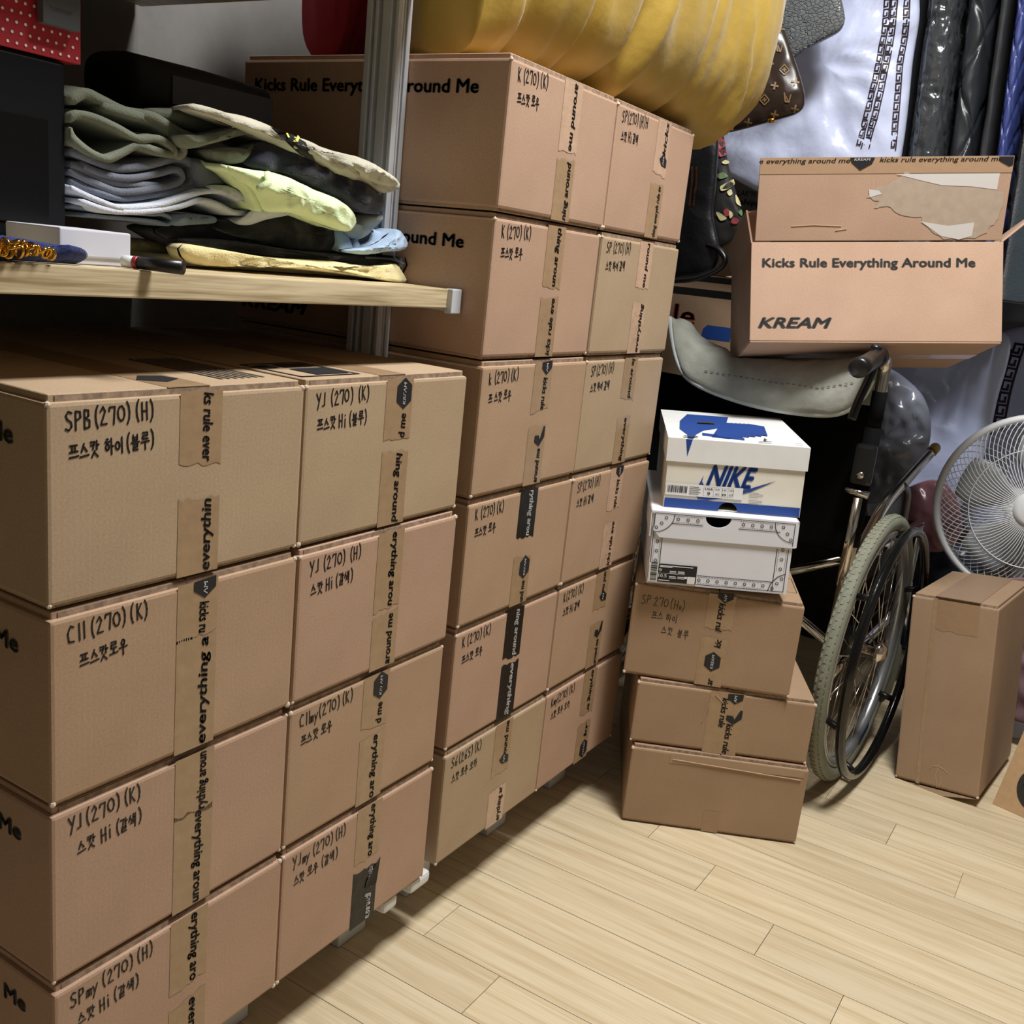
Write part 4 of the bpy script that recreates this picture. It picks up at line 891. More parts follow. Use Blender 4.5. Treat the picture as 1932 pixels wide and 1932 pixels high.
o = bag_body('bag_body', YEL, [(.632, -.16, -.06, ZT+.003, 1.52), (.66, -.25, -.030, ZT+.002, 1.62), (.76, -.31, -.006, ZT+.002, 1.70), (.90, -.32, .015, ZT+.002, 1.74), (1.05, -.32, .035, ZT+.002, 1.74), (1.17, -.31, .045, ZT+.002, 1.72), (1.24, -.28, .058, ZT-.018, 1.68), (1.30, -.24, .062, ZT-.002, 1.62), (1.36, -.17, .048, ZT+.06, 1.56), (1.40, -.10, .02, ZT+.14, 1.52), (1.42, -.07, -.01, ZT+.2, 1.47)], yb, amp=.020, sc=4.2, seed=4, pleats=[(.70, -.05, -.016), (.775, .10, .012), (.800, .12, -.016), (.905, .22, -.018), (.935, .24, .010), (1.10, .05, -.008), (1.255, -.3, .010), (1.285, -.25, -.012)])
for v in o.data.vertices:
    if v.co.y < 1.19 and v.co.x < .004: v.co.z = max(v.co.z, ZT+.0006)
RED = mat('crimson_fabric', (150, 18, 40), 0.8, bump=.4, bscale=60); o = bag_body('fabric_bag', RED, [(.675, -.38, -.345, ZT+.05, 1.36), (.69, -.42, -.335, ZT+.012, 1.46), (.75, -.46, -.335, ZT+.002, 1.52), (.82, -.45, -.335, ZT+.002, 1.50), (.86, -.42, -.36, ZT+.01, 1.45)], None, amp=.014, sc=14, seed=9)
tag(o, 'dark red fabric bag behind the shelf post on the far stack', 'bag')

# ------------------------------------------------------------------ wheelchair
wc = empty('wheelchair', (.357, 1.583, 0), (0, 0, math.radians(-2.7)), 'folded wheelchair with grey tyres and black backrest, seen from behind', 'wheelchair')
RW = .281
TYRE = mat('grey_rubber', (126, 128, 112), 0.75, var=.08, vscale=40, bump=.3, bscale=200)
RIM = mat('rim_alloy', (186, 190, 192), .3, .7)
HRIM = mat('black_coated_tube', (14, 14, 15), .16, 0, bump=.35, bscale=60)
def wheel(cx_, sgn, parent):
    t = empty('wheel', (cx_, 0, RW)); t.parent = parent
    mb = MB(); prof = [(RW-.034+.017*(1-math.cos(q)), .015*math.sin(q)) for q in [2*PI*k/14 for k in range(15)]]; prof = [(RW-.017+.017*math.cos(q), .015*math.sin(q)) for q in [2*PI*k/14 for k in range(15)]]
    mb.lathe(prof, 72, 'X'); mb.build('tyre', TYRE, t, True)
    mb = MB(); N = 110
    for k in range(N):
        for j in (-1, 0, 1):
            q = 2*PI*(k+(.5 if j == 0 else 0))/N; rr = RW-.0012 if j else RW-.0002
            mb.M = Matrix.Rotation(q, 4, 'X'); mb.box(j*.0075-.0026, j*.0075+.0026, -.0042, .0042, rr-.003 if j == 0 else rr-.005, rr+.0008 if j == 0 else rr-.0012)
    mb.M = Matrix(); mb.build('tread', TYRE, t, kind='stuff')
    mb = MB(); mb.lathe([(RW-.032, -.011), (RW-.032, .011), (RW-.040, .0125), (RW-.048, .006), (RW-.048, -.006), (RW-.040, -.0125), (RW-.032, -.011)], 64, 'X'); mb.build('rim', RIM, t, True)
    mb = MB(); mb.lathe([(0, -.035), (.022, -.035), (.024, -.028), (.012, -.022), (.012, .022), (.024, .028), (.022, .035), (.012, .045), (0, .045)], 24, 'X'); mb.build('hub', CHROME, t, True)
    mb = MB()
    for k in range(32):
        q = 2*PI*k/32; q2 = q+(.45 if (k//2) % 2 else -.45); sx = .025 if k % 2 else -.025
        mb.tube([(sx, .021*math.cos(q2), .021*math.sin(q2)), (0, (RW-.046)*math.cos(q), (RW-.046)*math.sin(q))], .0011, 5)
    mb.build('spokes', CHROME, t, True, kind='stuff')
    hr = empty('hand_rim', (sgn*.043, 0, 0)); hr.parent = t
    mb = MB(); mb.lathe([(RW-.026+.0095*math.cos(q), .0095*math.sin(q)) for q in [2*PI*k/12 for k in range(13)]], 72, 'X'); mb.build('grip_ring', HRIM, hr, True)
    for k in range(6):
        q = 2*PI*k/6+.35; mb = MB(); mb.tube([(0, (RW-.026)*math.cos(q), (RW-.026)*math.sin(q)), (-sgn*.035, (RW-.042)*math.cos(q), (RW-.042)*math.sin(q))], .007, 8); mb.build('spacer', BLACKPL, hr, True)
    if sgn > 0:
        q = -1.15; mb = MB(); mb.M = Matrix.Rotation(q, 4, 'X'); mb.box(.0128, .0135, RW-.046, RW-.034, -.03, .03); mb.build('rim_sticker', mat('navy_sticker', (26, 48, 96), .4), t)
    return t
wheel(0, 1, wc); wheel(-.585, -1, wc)
def L(x, y, z): return (x-.348, y-1.583, z)       # world to wheelchair frame (small turn ignored)
XR, XL = .300, -.178
for X, sg in ((XR, 1), (XL, -1)):
    mb = MB(); mb.tube(catmull([L(X, 1.515, .20), L(X, 1.515, .5), L(X, 1.513, .80), L(X, 1.505, .858), L(X, 1.475, .870), L(X, 1.44, .870)], 5), .0125, 12); mb.build('back_cane', CHROME, wc, True)
    mb = MB(); mb.tube([L(X, 1.515, .735), L(X, 1.513, .805)], .0145, 12); mb.tube([L(X, 1.515, .50), L(X, 1.515, .736)], .0165, 12); mb.build('upholstery_sleeve', BLACKFB, wc, True)
    g_ = empty('push_handle', L(X, 1.34, .853)); g_.parent = wc
    mb = MB(); mb.tube([(0, 0, 0), (0, .004, 0.0005), (0, .03, .004), (0, .125, .022)], [.014, .0185, .0175, .0155], 16); mb.build('grip', BLACKPL, g_, True)
    mb = MB(); mb.tube([(0, .100, .014), (0, .124, .018)], .0175, 12); mb.tube([(-.012, .098, .036), (.006, .104, .032)], .006, 8); mb.build('lever_mount', BLACKPL, g_, True)
    mb = MB(); mb.tube(catmull([(-.006, .13, .010), (-.010, .11, -.03), (-.013, .085, -.065), (-.015, .072, -.098)], 5), [.008]*16, 10); mb.build('brake_lever', BLACKPL, g_, True)
    mb = MB(); mb.tube(catmull([L(X+sg*.006, 1.495, .36), L(X+sg*.006, 1.505, .43), L(X+sg*.006, 1.56, .475), L(X+sg*.006, 1.62, .515), L(X+sg*.006, 1.70, .56), L(X+sg*.006, 1.87, .602), L(X+sg*.006, 2.04, .640)], 5), .0115, 12); mb.build('armrest_tube', CHROME, wc, True)
    mb = MB(); mb.tube([L(X+sg*.006, 2.04, .640), L(X+sg*.006, 2.075, .648)], .0125, 12); mb.build('yellow_end_cap', mat('yellow_plastic', (170, 146, 60), .5), wc, True)
    sbox('cane_joint', BLACKPL, tuple(v for p in zip(L(X-.020, 1.488, .625), L(X+.020, 1.508, .705)) for v in p), wc, .008)
    mb = MB(); mb.M = Matrix.Translation(L(X, 1.487, .645)); mb.lathe([(0, -.003), (.007, -.003), (.007, .003), (0, .003)], 14, 'Y'); mb.build('bolt', CHROME, wc, True)
    mb = MB(); mb.tube([L(X-.024, 1.495, .612), L(X+.020, 1.495, .608)], .0075, 10); mb.build('clamp', CHROME, wc, True)
    mb = MB(); mb.tube([L(X, 1.500, .60), L(X-.002, 1.505, .42)], .010, 12); mb.build('lower_cane', CHROME, wc, True)
    mb = MB(); P = [(1.56, .44), (1.64, .50), (1.72, .545), (1.82, .565), (1.86, .52), (1.86, .44), (1.80, .40), (1.62, .40)]
    mb.add([L(X+.004, y, z) for y, z in P]+[L(X+.008, y, z) for y, z in P], [tuple(range(8)), tuple(range(15, 7, -1))]+[(i, (i+1) % 8, 8+(i+1) % 8, 8+i) for i in range(8)]); mb.build('skirt_guard', BLACKPL, wc)
    mb = MB(); mb.tube(catmull([L(X+sg*.012, 1.80, .59), L(X+sg*.012, 1.86, .56), L(X+sg*.012, 1.87, .48), L(X+sg*.012, 1.86, .38)], 5), .008, 10); mb.build('skirt_tube', mat('grey_tube', (116, 118, 120), .35, .4), wc, True)
    mb = MB(); mb.tube([L(X, 1.515, .22), L(X, 1.70, .22), L(X, 2.0, .24), L(X, 2.1, .30)], .0115, 10); mb.tube([L(X, 1.60, .45), L(X, 2.1, .455)], .0115, 10); mb.tube([L(X, 2.1, .46), L(X, 2.12, .12)], .0115, 10); mb.tube([L(X, 1.44, .19), L(X, 1.56, .215)], .0105, 10); mb.build('side_frame', CHROME, wc, True)
    mb = MB(); mb.M = Matrix.Translation(L(X, 2.08, .075)); mb.lathe([(.05, -.014), (.072, -.014), (.0745, 0), (.072, .014), (.05, .014), (.02, .01), (0, .016)], 28, 'X'); mb.build('caster', TYRE, wc, True)
    sbox('footplate', BLACKPL, tuple(v for p in zip(L(X-.04 if sg > 0 else X-.11, 2.16, .11), L(X+.11 if sg < 0 else X+.04, 2.30, .122)) for v in p), wc, .004)
    mb = MB(); mb.tube([L(X, 2.12, .30), L(X, 2.19, .12)], .010, 10); mb.build('footrest_tube', CHROME, wc, True)
mb = MB(); mb.tube([L(XR, 1.66, .22), L(XL, 1.66, .46)], .011, 10); mb.build('cross_brace', CHROME, wc, True)
mb = MB(); mb.tube([L(XL, 1.64, .22), L(XR, 1.64, .46)], .011, 10); mb.build('cross_brace', CHROME, wc, True)
sbox('axle_box', BLACKPL, tuple(v for p in zip(L(.302, 1.55, .26), L(.326, 1.62, .31)) for v in p), wc, .004)
def sheet(name, m, parent, rows, th=.006, amp=.004, seed=1, sc=20):
    """cloth sheet through rows of points, with thickness"""
    R = [resample(catmull(r, 6), 40, False) for r in rows]; cols = []
    for i in range(40): cols.append(catmull([R[j][i] for j in range(len(R))], 5))
    M_ = len(cols[0]); V = [[cols[i][j] for i in range(40)] for j in range(M_)]; vs = []
    for s_ in (1, -1):
        for j in range(M_):
            for i in range(40):
                du = V[j][min(39, i+1)]-V[j][max(0, i-1)]; dv = V[min(M_-1, j+1)][i]-V[max(0, j-1)][i]; nn = du.cross(dv)
                nn = nn.normalized() if nn.length > 1e-9 else Vector((0, -1, 0))
                vs.append(V[j][i]+nn*(s_*th/2*(0.4 if (i in (0, 39) or j in (0, M_-1)) else 1)+amp*fold_noise(V[j][i], sc, seed)))
    K = M_*40; fs = []
    for j in range(M_-1):
        for i in range(39): a = j*40+i; fs += [(a, a+1, a+41, a+40), (K+a, K+a+40, K+a+41, K+a+1)]
    for i in range(39): fs += [(i, K+i, K+i+1, i+1)]; a = (M_-1)*40+i; fs += [(a, a+1, K+a+1, K+a)]
    for j in range(M_-1): a = j*40; fs += [(a, a+40, K+a+40, K+a)]; a = j*40+39; fs += [(a, K+a, K+a+40, a+40)]
    mb = MB(); mb.add(vs, fs); return mb.build(name, m, parent, True)
sheet('backrest', BLACKFB, wc, [[L(XL, 1.522, z), L((XL+XR)/2, 1.575, z-.01), L(XR, 1.522, z)] for z in (.47, .58, .68, .775)], .008, .002, 3)
sheet('seat', BLACKFB, wc, [[L(XL, y, .462), L((XL+XR)/2, y, .44), L(XR, y, .462)] for y in (1.635, 1.75, 1.95, 2.08)], .008, .002, 4)
# quilt draped over the backrest
QL = mat('quilted_cotton', (146, 148, 138), 0.95, var=.15, vscale=25, bump=.5, bscale=90, stretch=(1, 1, 1), sheen=.3)
low = [PY(1262, 598, 1.49), PY(1278, 680, 1.485), PY(1310, 722, 1.48), PY(1400, 758, 1.475), PY(1500, 778, 1.475), PY(1580, 780, 1.475), PY(1625, 752, 1.48), PY(1646, 716, 1.485)]
mid = [PY(1266, 600, 1.50), PY(1290, 652, 1.495), PY(1325, 688, 1.485), PY(1400, 718, 1.475), PY(1500, 738, 1.472), PY(1580, 738, 1.475), PY(1625, 718, 1.48), PY(1648, 700, 1.49)]
upr = [PY(1270, 602, 1.52), PY(1300, 640, 1.515), PY(1340, 662, 1.51), PY(1410, 682, 1.505), PY(1500, 692, 1.50), PY(1580, 690, 1.50), PY(1625, 682, 1.505), PY(1650, 680, 1.51)]
bk = [p+Vector((0, .085, -.012)) for p in upr]; bk2 = [p+Vector((0, .125, -.10)) for p in upr]
o = sheet('quilt', QL, None, [low, mid, upr, bk, bk2], .014, .005, 6, 30)
obM = Matrix.Translation((.0898, 1.3608, .874)) @ OBR.to_4x4(); obI = obM.inverted()
for v in o.data.vertices:                       # the box weighs the quilt down
    q = obI @ v.co
    if -.012 < q.x < Lw+.01 and -.004 < q.y < Wd+.012 and q.z > -.006: q.z = -.006; v.co = obM @ q
tag(o, 'pale grey green quilt draped over the wheelchair backrest', 'quilt')
mb = MB(); tr = bvh(o)
for k in range(26):
    x = 1330+11*k; y = 700+.17*(x-1330)*(1 if x < 1480 else .9)-(0 if x < 1540 else (x-1540)*.3); stroke(tr, [(x, y), (x+6, y+1)], .002, mb, .002)
mb.build('stitching', mat('brown_thread', (110, 100, 90), .9), o, fix=False, kind='stuff')
WCQ = mat('pale_piping', (190, 198, 196), .8); mb = MB(); mb.tube(catmull(low, 6), .006, 8); mb.build('piping', WCQ, o, True)

# ------------------------------------------------------------------ fan
FC = PY(1950, 958, 2.12)
FANW = mat('fan_white', (226, 229, 232), .4)
fan = empty('electric_fan', (FC.x, FC.y, 0), (0, 0, math.radians(4)), 'white pedestal fan with a round wire guard behind the tall carton', 'fan')
hz = FC.z; RF = .208
hd = empty('fan_head', (0, 0, hz), (math.radians(-6), 0, 0)); hd.parent = fan
mb = MB(); mb.lathe([(RF+.009*math.cos(q), -.02+.012*math.sin(q)) for q in [2*PI*k/10 for k in range(11)]], 72, 'Y'); mb.build('guard_rim', FANW, hd, True)
for sgn, nm in ((-1, 'front_guard'), (1, 'rear_guard')):
    mb = MB(); NW = 96 if sgn < 0 else 60
    for k in range(NW):
        q0 = 2*PI*k/NW; pts = []
        for j in range(9):
            f = j/8; r_ = .04+(RF-.04)*f; q = q0+sgn*.45*f*f; dep = .075*(1-f**2.4)
            pts.append((r_*math.cos(q), -.02+sgn*dep, r_*math.sin(q)))
        mb.tube(pts, .0011, 4, caps=False)
    for rr, dep in ((.135, .055),): mb.tube([(rr*math.cos(q), -.02+sgn*(dep+.002), rr*math.sin(q)) for q in [2*PI*k/48 for k in range(48)]], .0014, 4, True)
    mb.build(nm, FANW, hd, True, kind='stuff')
mb = MB(); mb.lathe([(0, -.104), (.030, -.102), (.042, -.097), (.043, -.088), (0, -.088)], 40, 'Y'); mb.build('badge_cap', FANW, hd, True)
mb = MB(); mb.lathe([(0, -.055), (.034, -.052), (.040, -.04), (.040, .01), (0, .01)], 32, 'Y'); mb.build('blade_hub', FANW, hd, True)
for b_ in range(5):
    vs = []; q0 = 2*PI*b_/5+.35; nr, na = 8, 6
    for i in range(nr+1):
        r_ = .036+(.172-.036)*i/nr; wd_ = .35+.55*math.sin(min(1, i/nr*1.05)*PI*.85)
        for j in range(na+1):
            a_ = q0+(j/na-.5)*wd_; vs.append((r_*math.cos(a_), -.02+(j/na-.5)*.045, r_*math.sin(a_)))
    mb = MB(); fs = [(i*(na+1)+j, i*(na+1)+j+1, (i+1)*(na+1)+j+1, (i+1)*(na+1)+j) for i in range(nr) for j in range(na)]
    mb.add(vs, fs); o = mb.build('blade', mat('blade_plastic', (190, 196, 200), .3), hd, True, fix=False); md = o.modifiers.new('thick', 'SOLIDIFY'); md.thickness = .002
mb = MB(); mb.lathe([(0, .02), (.05, .03), (.068, .06), (.062, .13), (.03, .165), (0, .17)], 32, 'Y'); mb.build('motor_housing', FANW, hd, True)
mb = MB(); mb.tube([(0, .09, 0.02), (0, .09, hz-.05)], .014, 14); mb.tube([(0, .09, hz-.08), (0, .09, hz-.01)], .026, 14); mb.build('pole', FANW, fan, True)
mb = MB(); mb.lathe([(0, .034), (.03, .034), (.06, .024), (.15, .016), (.165, .006), (.165, 0), (0, 0)], 40, 'Z', (0, .09, 0)); mb.build('base', FANW, fan, True)

# ------------------------------------------------------------------ tall carton and paper bag at the right
t = carton(.1654, .293, .4037, KR[3], (.4600, 1.6405, .0005), math.radians(-5.6), 'tall plain brown carton standing on end beside the wheelchair wheel', tilt=(math.radians(-1.0), math.radians(-6.2)))
tape_piece(t, .088, .335, .398, mat('shiny_brown_tape', (156, 127, 99), .25, bump=.3, bscale=60), wd=.085, jag='lo')
mb = MB(); mb.box(.045, .130, 0.0, .29, .4032, .4046); mb.build('packing_tape', MATS['shiny_brown_tape'], t)
mb = MB(); mb.add([(.042, -.0007, .002), (.050, -.0007, .002), (.050, -.0007, .40), (.042, -.0007, .40)], [(0, 1, 2, 3)]); mb.build('fold_line', TAPE, t, fix=False)
mb = MB()
for P in ([(.085, .004), (.080, .03), (.083, .05), (.090, .06)], [(.083, .05), (.074, .048), (.066, .040)], [(.083, .05), (.095, .046), (.102, .040)], [(.088, .004), (.092, .02), (.089, .03)]): mb.tube([(x, -.0003, z) for x, z in P], .0006, 5)
mb.build('tape_crease', TAPEC, t)
mb = MB(); mb.add([(.004, .002, -.002), (.164, .002, .0005), (.164, .1, .0005), (.004, .1, -.002), (.09, -.002, -.012), (.09, .1, -.010)], [(0, 4, 5, 3), (4, 1, 2, 5), (0, 1, 4), (3, 5, 2)]); mb.build('sagging_flap', KR[3], t)
pb = empty('paper_bag', (.649, 1.672, 0), (0, 0, math.radians(-16)), 'brown kraft paper bag with bold rounded dark letters at the room edge', 'paper bag')
hb, wb, db = .34, .30, .12; off = .036
Q = [(0, 0, 0), (wb, 0, 0), (wb, db, 0), (0, db, 0), (off, .045, hb), (wb+.01, .045, hb), (wb+.01, .075, hb), (off, .075, hb)]
for nm, ids in (('front_side', (0, 1, 5, 4)), ('gusset', (1, 2, 6, 5)), ('back_side', (2, 3, 7, 6)), ('gusset', (3, 0, 4, 7)), ('bottom', (0, 3, 2, 1))):
    mb = MB(); mb.poly([(Q[i][0], Q[i][1], Q[i][2]+(.0006 if Q[i][2] == 0 else 0)) for i in ids]); o = mb.build(nm, mat('paper_bag_kraft', (190, 158, 120), .8, var=.06, vscale=80), pb, fix=False); md = o.modifiers.new('thick', 'SOLIDIFY'); md.thickness = .0012; md.offset = 0
def fpt(x, z): return (x, z/hb*.045-.0016, z)
def letter_ring(name, cx_, cz_, rx, rz, a0, a1, wd_):
    mb = MB(); N = 26; vs = []
    for k in range(N+1):
        q = a0+(a1-a0)*k/N; c, s_ = math.cos(q), math.sin(q)
        vs += [fpt(cx_+rx*c, cz_+rz*s_), fpt(cx_+(rx-wd_)*c, cz_+(rz-wd_)*s_)]
    mb.add(vs, [(2*k, 2*k+1, 2*k+3, 2*k+2) for k in range(N)])
    return mb
mb = letter_ring('a', .072, .062, .038, .044, .0, 1.72*PI, .018); ribbon(mb, [fpt(.045, .060), fpt(.108, .062)], .014, Vector((0, -1, .13)).normalized()); mb.build('bag_lettering', mat('soft_black_ink', (44, 42, 40), .8), pb, fix=False)
mb = letter_ring('b', .098, .155, .040, .046, .2*PI, 1.8*PI, .018); mb.build('bag_lettering', MATS['soft_black_ink'], pb, fix=False)
mb = letter_ring('c', .175, .062, .038, .044, 0, 2*PI, .018); mb.build('bag_lettering', MATS['soft_black_ink'], pb, fix=False)

# ------------------------------------------------------------------ things piled behind the wheelchair
def plast(name, col, rough=.26, bump=1.0, bs=30, spec=.6, var=.04): return mat(name, col, rough, var=var, vscale=14, bump=bump, bscale=bs, stretch=(1, 1, 1), spec=spec)
WPL = plast('white_bag_film', (208, 217, 246)); VPL = plast('lilac_bag_film', (190, 200, 234)); GPL = plast('grey_bag_film', (132, 138, 154), .24); PPL = plast('pink_bag_film', (150, 104, 112), .22); NPL = plast('navy_bag_film', (36, 46, 66), .3)
KEY = mat('key_pattern_print', (38, 18, 30), .6)
def puffY(name, m, px, Y, bf, bb, label, cat, seed=1, amp=.02, sc=7, floor_z=None, group=None, nrm=(.25, -1, .15), power=2.3, parent=None, stretch=(1, 1, 1)):
    o = pillow(name, [PY(a, b, Y) for a, b in px], nrm, bf, bb, m, parent, n=90, rings=18, amp=amp, sc=sc, seed=seed, power=power, stretch=stretch)
    for v in o.data.vertices: v.co.y = min(v.co.y, 2.89); v.co.z = max(v.co.z, .001)
    if label: tag(o, label, cat, group)
    return o
BG = 'stuffed plastic bags behind the wheelchair'
b1 = puffY('plastic_bag', WPL, [(1480, -120), (1600, -160), (1700, -120), (1735, 0), (1722, 120), (1708, 250), (1690, 330), (1640, 380), (1540, 400), (1450, 370), (1400, 345), (1366, 322), (1358, 280), (1370, 220), (1420, 120)], 2.12, .06, .10, 'tall white plastic garment bag with dark key pattern bands behind the open box', 'plastic bag', 3, .03, 9, group=BG)
b2 = puffY('plastic_bag', VPL, [(1640, 640), (1760, 600), (1840, 620), (1905, 640), (1880, 760), (1850, 880), (1790, 980), (1700, 1000), (1640, 980), (1630, 800)], 2.46, .08, .08, 'large lilac white plastic bag bulging between wheelchair and fan', 'plastic bag', 5, .025, 6, group=BG)
b3 = puffY('plastic_bag', VPL, [(1850, 650), (1960, 610), (2080, 640), (2110, 800), (2060, 1000), (1940, 1060), (1830, 1010), (1790, 900), (1810, 770)], 2.66, .05, .10, 'pale blue plastic bag with dark key pattern bands behind the fan', 'plastic bag', 7, .02, 6, group=BG)
b4 = puffY('plastic_bag', GPL, [(1660, 690), (1710, 715), (1748, 760), (1756, 820), (1738, 880), (1700, 925), (1650, 950), (1600, 930), (1610, 800), (1630, 720)], 2.16, .05, .10, 'glossy grey plastic bag beside the wheelchair cane', 'plastic bag', 9, .034, 13, group=BG)
b5 = puffY('plastic_bag', PPL, [(1700, 930), (1760, 905), (1800, 930), (1815, 1000), (1780, 1040), (1720, 1030), (1690, 980)], 2.31, .03, .03, 'dusty pink plastic wrapped bundle below the grey bag', 'plastic bag', 11, .014, 14, group=BG)
b6 = puffY('plastic_bag', NPL, [(1690, 1040), (1760, 1020), (1840, 1035), (1860, 1100), (1840, 1200), (1760, 1230), (1690, 1180)], 2.44, .05, .08, 'dark navy plastic bag on the floor behind the wheel', 'plastic bag', 13, .014, 12, group=BG)
puffY('cloth_bundle', mat('mauve_cloth', (128, 100, 108), .8, bump=.6, bscale=40), [(1860, 1110), (1940, 1090), (2040, 1120), (2080, 1240), (2050, 1360), (1950, 1370), (1880, 1330), (1850, 1220)], 2.0, .015, .04, 'mauve quilted cloth bundle below the fan', 'bundle', 15, .02, 12)
puffY('cloth_bundle', mat('dark_gap_fill', (34, 32, 34), .9, bump=.6, bscale=60), [(1470, 960), (1560, 940), (1600, 985), (1660, 1060), (1670, 1130), (1660, 1220), (1600, 1280), (1500, 1250), (1440, 1120), (1440, 1000)], 2.42, .04, .06, 'dark cloth bundle added to darken the gap under the seat', 'bundle', 17, .02, 9)  # added dark filler, hides the pale see-through and stands in for shade
def keyband(tree, path, name, parent, unit=.021, hgt=.015, wd=.0032, dist=None):
    P = []
    for (x, y) in [tuple(v)[:2] for v in resample(catmull([Vector((a, b, 0)) for a, b in path], 8), 160, False)]:
        p, nn = hit(tree, x, y, .002)
        if p is not None: P.append((p, nn))
    if len(P) < 3: return
    S = [0]
    for a, b in zip(P, P[1:]): S.append(S[-1]+(b[0]-a[0]).length)
    def at(s, t_):
        s = max(0, min(S[-1]-1e-6, s)); j = 0
        while j < len(S)-2 and S[j+1] < s: j += 1
        f = (s-S[j])/max(1e-9, S[j+1]-S[j]); a, b = P[j], P[j+1]; p = a[0].lerp(b[0], f); nn = a[1]; tg = (b[0]-a[0]).normalized(); return p+tg.cross(nn).normalized()*t_, nn
    U = [(0, 0), (0, 1), (.72, 1), (.72, .38), (.36, .38)]
    mb = MB(); s = 0
    while s+unit < S[-1]:
        pts = [at(s+u*unit, (v-.5)*hgt) for u, v in U]; end = [at(s+.0*unit, -.5*hgt), at(s+unit, -.5*hgt)]
        for A in (pts, end):
            for (a, na), (b, nb) in zip(A, A[1:]):
                sd_ = (b-a).cross(na).normalized()*wd/2; ex_ = (b-a).normalized()*wd/2; mb.add([a-ex_-sd_, a-ex_+sd_, b+ex_+sd_, b+ex_-sd_], [(0, 1, 2, 3)])
        s += unit
    mb.build(name, KEY, parent, fix=False, kind='stuff')
t1 = bvh(b1)
keyband(t1, [(1690, -20), (1682, 60), (1668, 140), (1650, 220), (1632, 290)], 'key_pattern_band', b1, .021, .013, .003)
keyband(t1, [(1712, -20), (1708, 60), (1698, 120), (1692, 200), (1684, 290)], 'key_pattern_band', b1, .021, .012, .003)
keyband(t1, [(1676, -20), (1670, 50), (1655, 135), (1636, 215), (1618, 290)], 'key_pattern_band', b1, .021, .012, .003)
t3_ = bvh(b3)
keyband(t3_, [(1925, 650), (1908, 700), (1895, 750), (1880, 830)], 'key_pattern_band', b3, .034, .024, .006)
keyband(t3_, [(1900, 660), (1884, 710), (1872, 760), (1858, 840)], 'key_pattern_band', b3, .034, .024, .006)

# handbags and cloth hanging beside the yellow bag
LVM = mat('brown_monogram_canvas', (50, 38, 32), .32, var=.06, vscale=40, coat=.2)
lv = puffY('brown_handbag', LVM, [(1440, 20), (1468, 30), (1492, 90), (1512, 150), (1519, 190), (1505, 214), (1440, 234), (1375, 250), (1335, 252), (1330, 200), (1380, 120)], 1.79, .035, .045, 'brown monogram leather handbag hanging beside the yellow bag', 'handbag', 19, .008, 14, nrm=(.3, -1, -.1), power=3.2)
tl = bvh(lv); LVG = mat('monogram_gold', (128, 104, 70), .5)
mbm = MB()
def mono(px, py, kind, s=10):
    if kind == 'lv':
        stroke(tl, [(px-s*.5, py-s), (px-s*.3, py+s*.7), (px+s*.5, py+s*.6)], .003, mbm); stroke(tl, [(px-s*.2, py-s*.4), (px+s*.25, py+s*.9), (px+s*.7, py-s*.7)], .0026, mbm)
    elif kind == 'dia':
        stroke(tl, [(px, py-s), (px+s*.9, py+s*.1), (px, py+s), (px-s*.9, py), (px, py-s)], .0024, mbm); stroke(tl, [(px, py-s*.45), (px, py+s*.45)], .003, mbm); stroke(tl, [(px-s*.4, py), (px+s*.4, py)], .003, mbm)
    else:
        for k in range(4): a_ = PI/2*k+.2; stroke(tl, [(px, py), (px+s*.75*math.cos(a_), py+s*.75*math.sin(a_))], .004, mbm)
for (x, y, k) in ((1485, 185, 'lv'), (1470, 90, 'lv'), (1443, 188, 'dia'), (1480, 132, 'dia'), (1453, 120, 'fl'), (1500, 155, 'fl'), (1440, 147, 'dia'), (1422, 165, 'fl'), (1462, 162, 'fl'), (1410, 205, 'lv'), (1412, 230, 'fl'), (1462, 215, 'fl'), (1385, 222, 'dia'), (1472, 55, 'fl'), (1500, 205, 'fl')): mono(x, y, k)
mbm.build('monogram_print', LVG, lv, fix=False, kind='stuff')
for (x, y) in ((1455, 227), (1377, 242)):
    p = PY(x, y, 1.765); mb = MB(); mb.M = Matrix.Translation(p); mb.lathe([(0, -.008), (.005, -.006), (.006, 0), (.004, .008), (0, .009)], 10, 'X'); mb.build('brass_foot', GOLD, lv, True)
mb = MB(); p = PY(1440, 40, 1.79); q = Vector((p.x-.01, 1.74, 2.011)); mb.tube(catmull([p+Vector((-.05, 0, -.01)), p+Vector((-.05, .02, .2)), q, p+Vector((.03, .03, .2)), p+Vector((.02, 0, -.01))], 6), .006, 8); mb.build('handle', LVM, lv, True)
CROC = mat('grey_croc_leather', (112, 116, 118), .3)
nt = CROC.node_tree; vo = nt.nodes.new('ShaderNodeTexVoronoi'); vo.feature = 'DISTANCE_TO_EDGE'; vo.inputs['Scale'].default_value = 95; tc = nt.nodes.new('ShaderNodeTexCoord'); mp = nt.nodes.new('ShaderNodeMapping'); mp.inputs['Scale'].default_value = (1, 1, 1.7); nt.links.new(tc.outputs['Object'], mp.inputs[0]); nt.links.new(mp.outputs[0], vo.inputs['Vector'])
rm = nt.nodes.new('ShaderNodeValToRGB'); rm.color_ramp.elements[1].position = .12; nt.links.new(vo.outputs[0], rm.inputs[0]); bp = nt.nodes.new('ShaderNodeBump'); bp.inputs['Strength'].default_value = .8; bp.inputs['Distance'].default_value = .003; nt.links.new(rm.outputs[0], bp.inputs['Height']); nt.links.new(bp.outputs[0], nt.nodes['Principled BSDF'].inputs['Normal'])
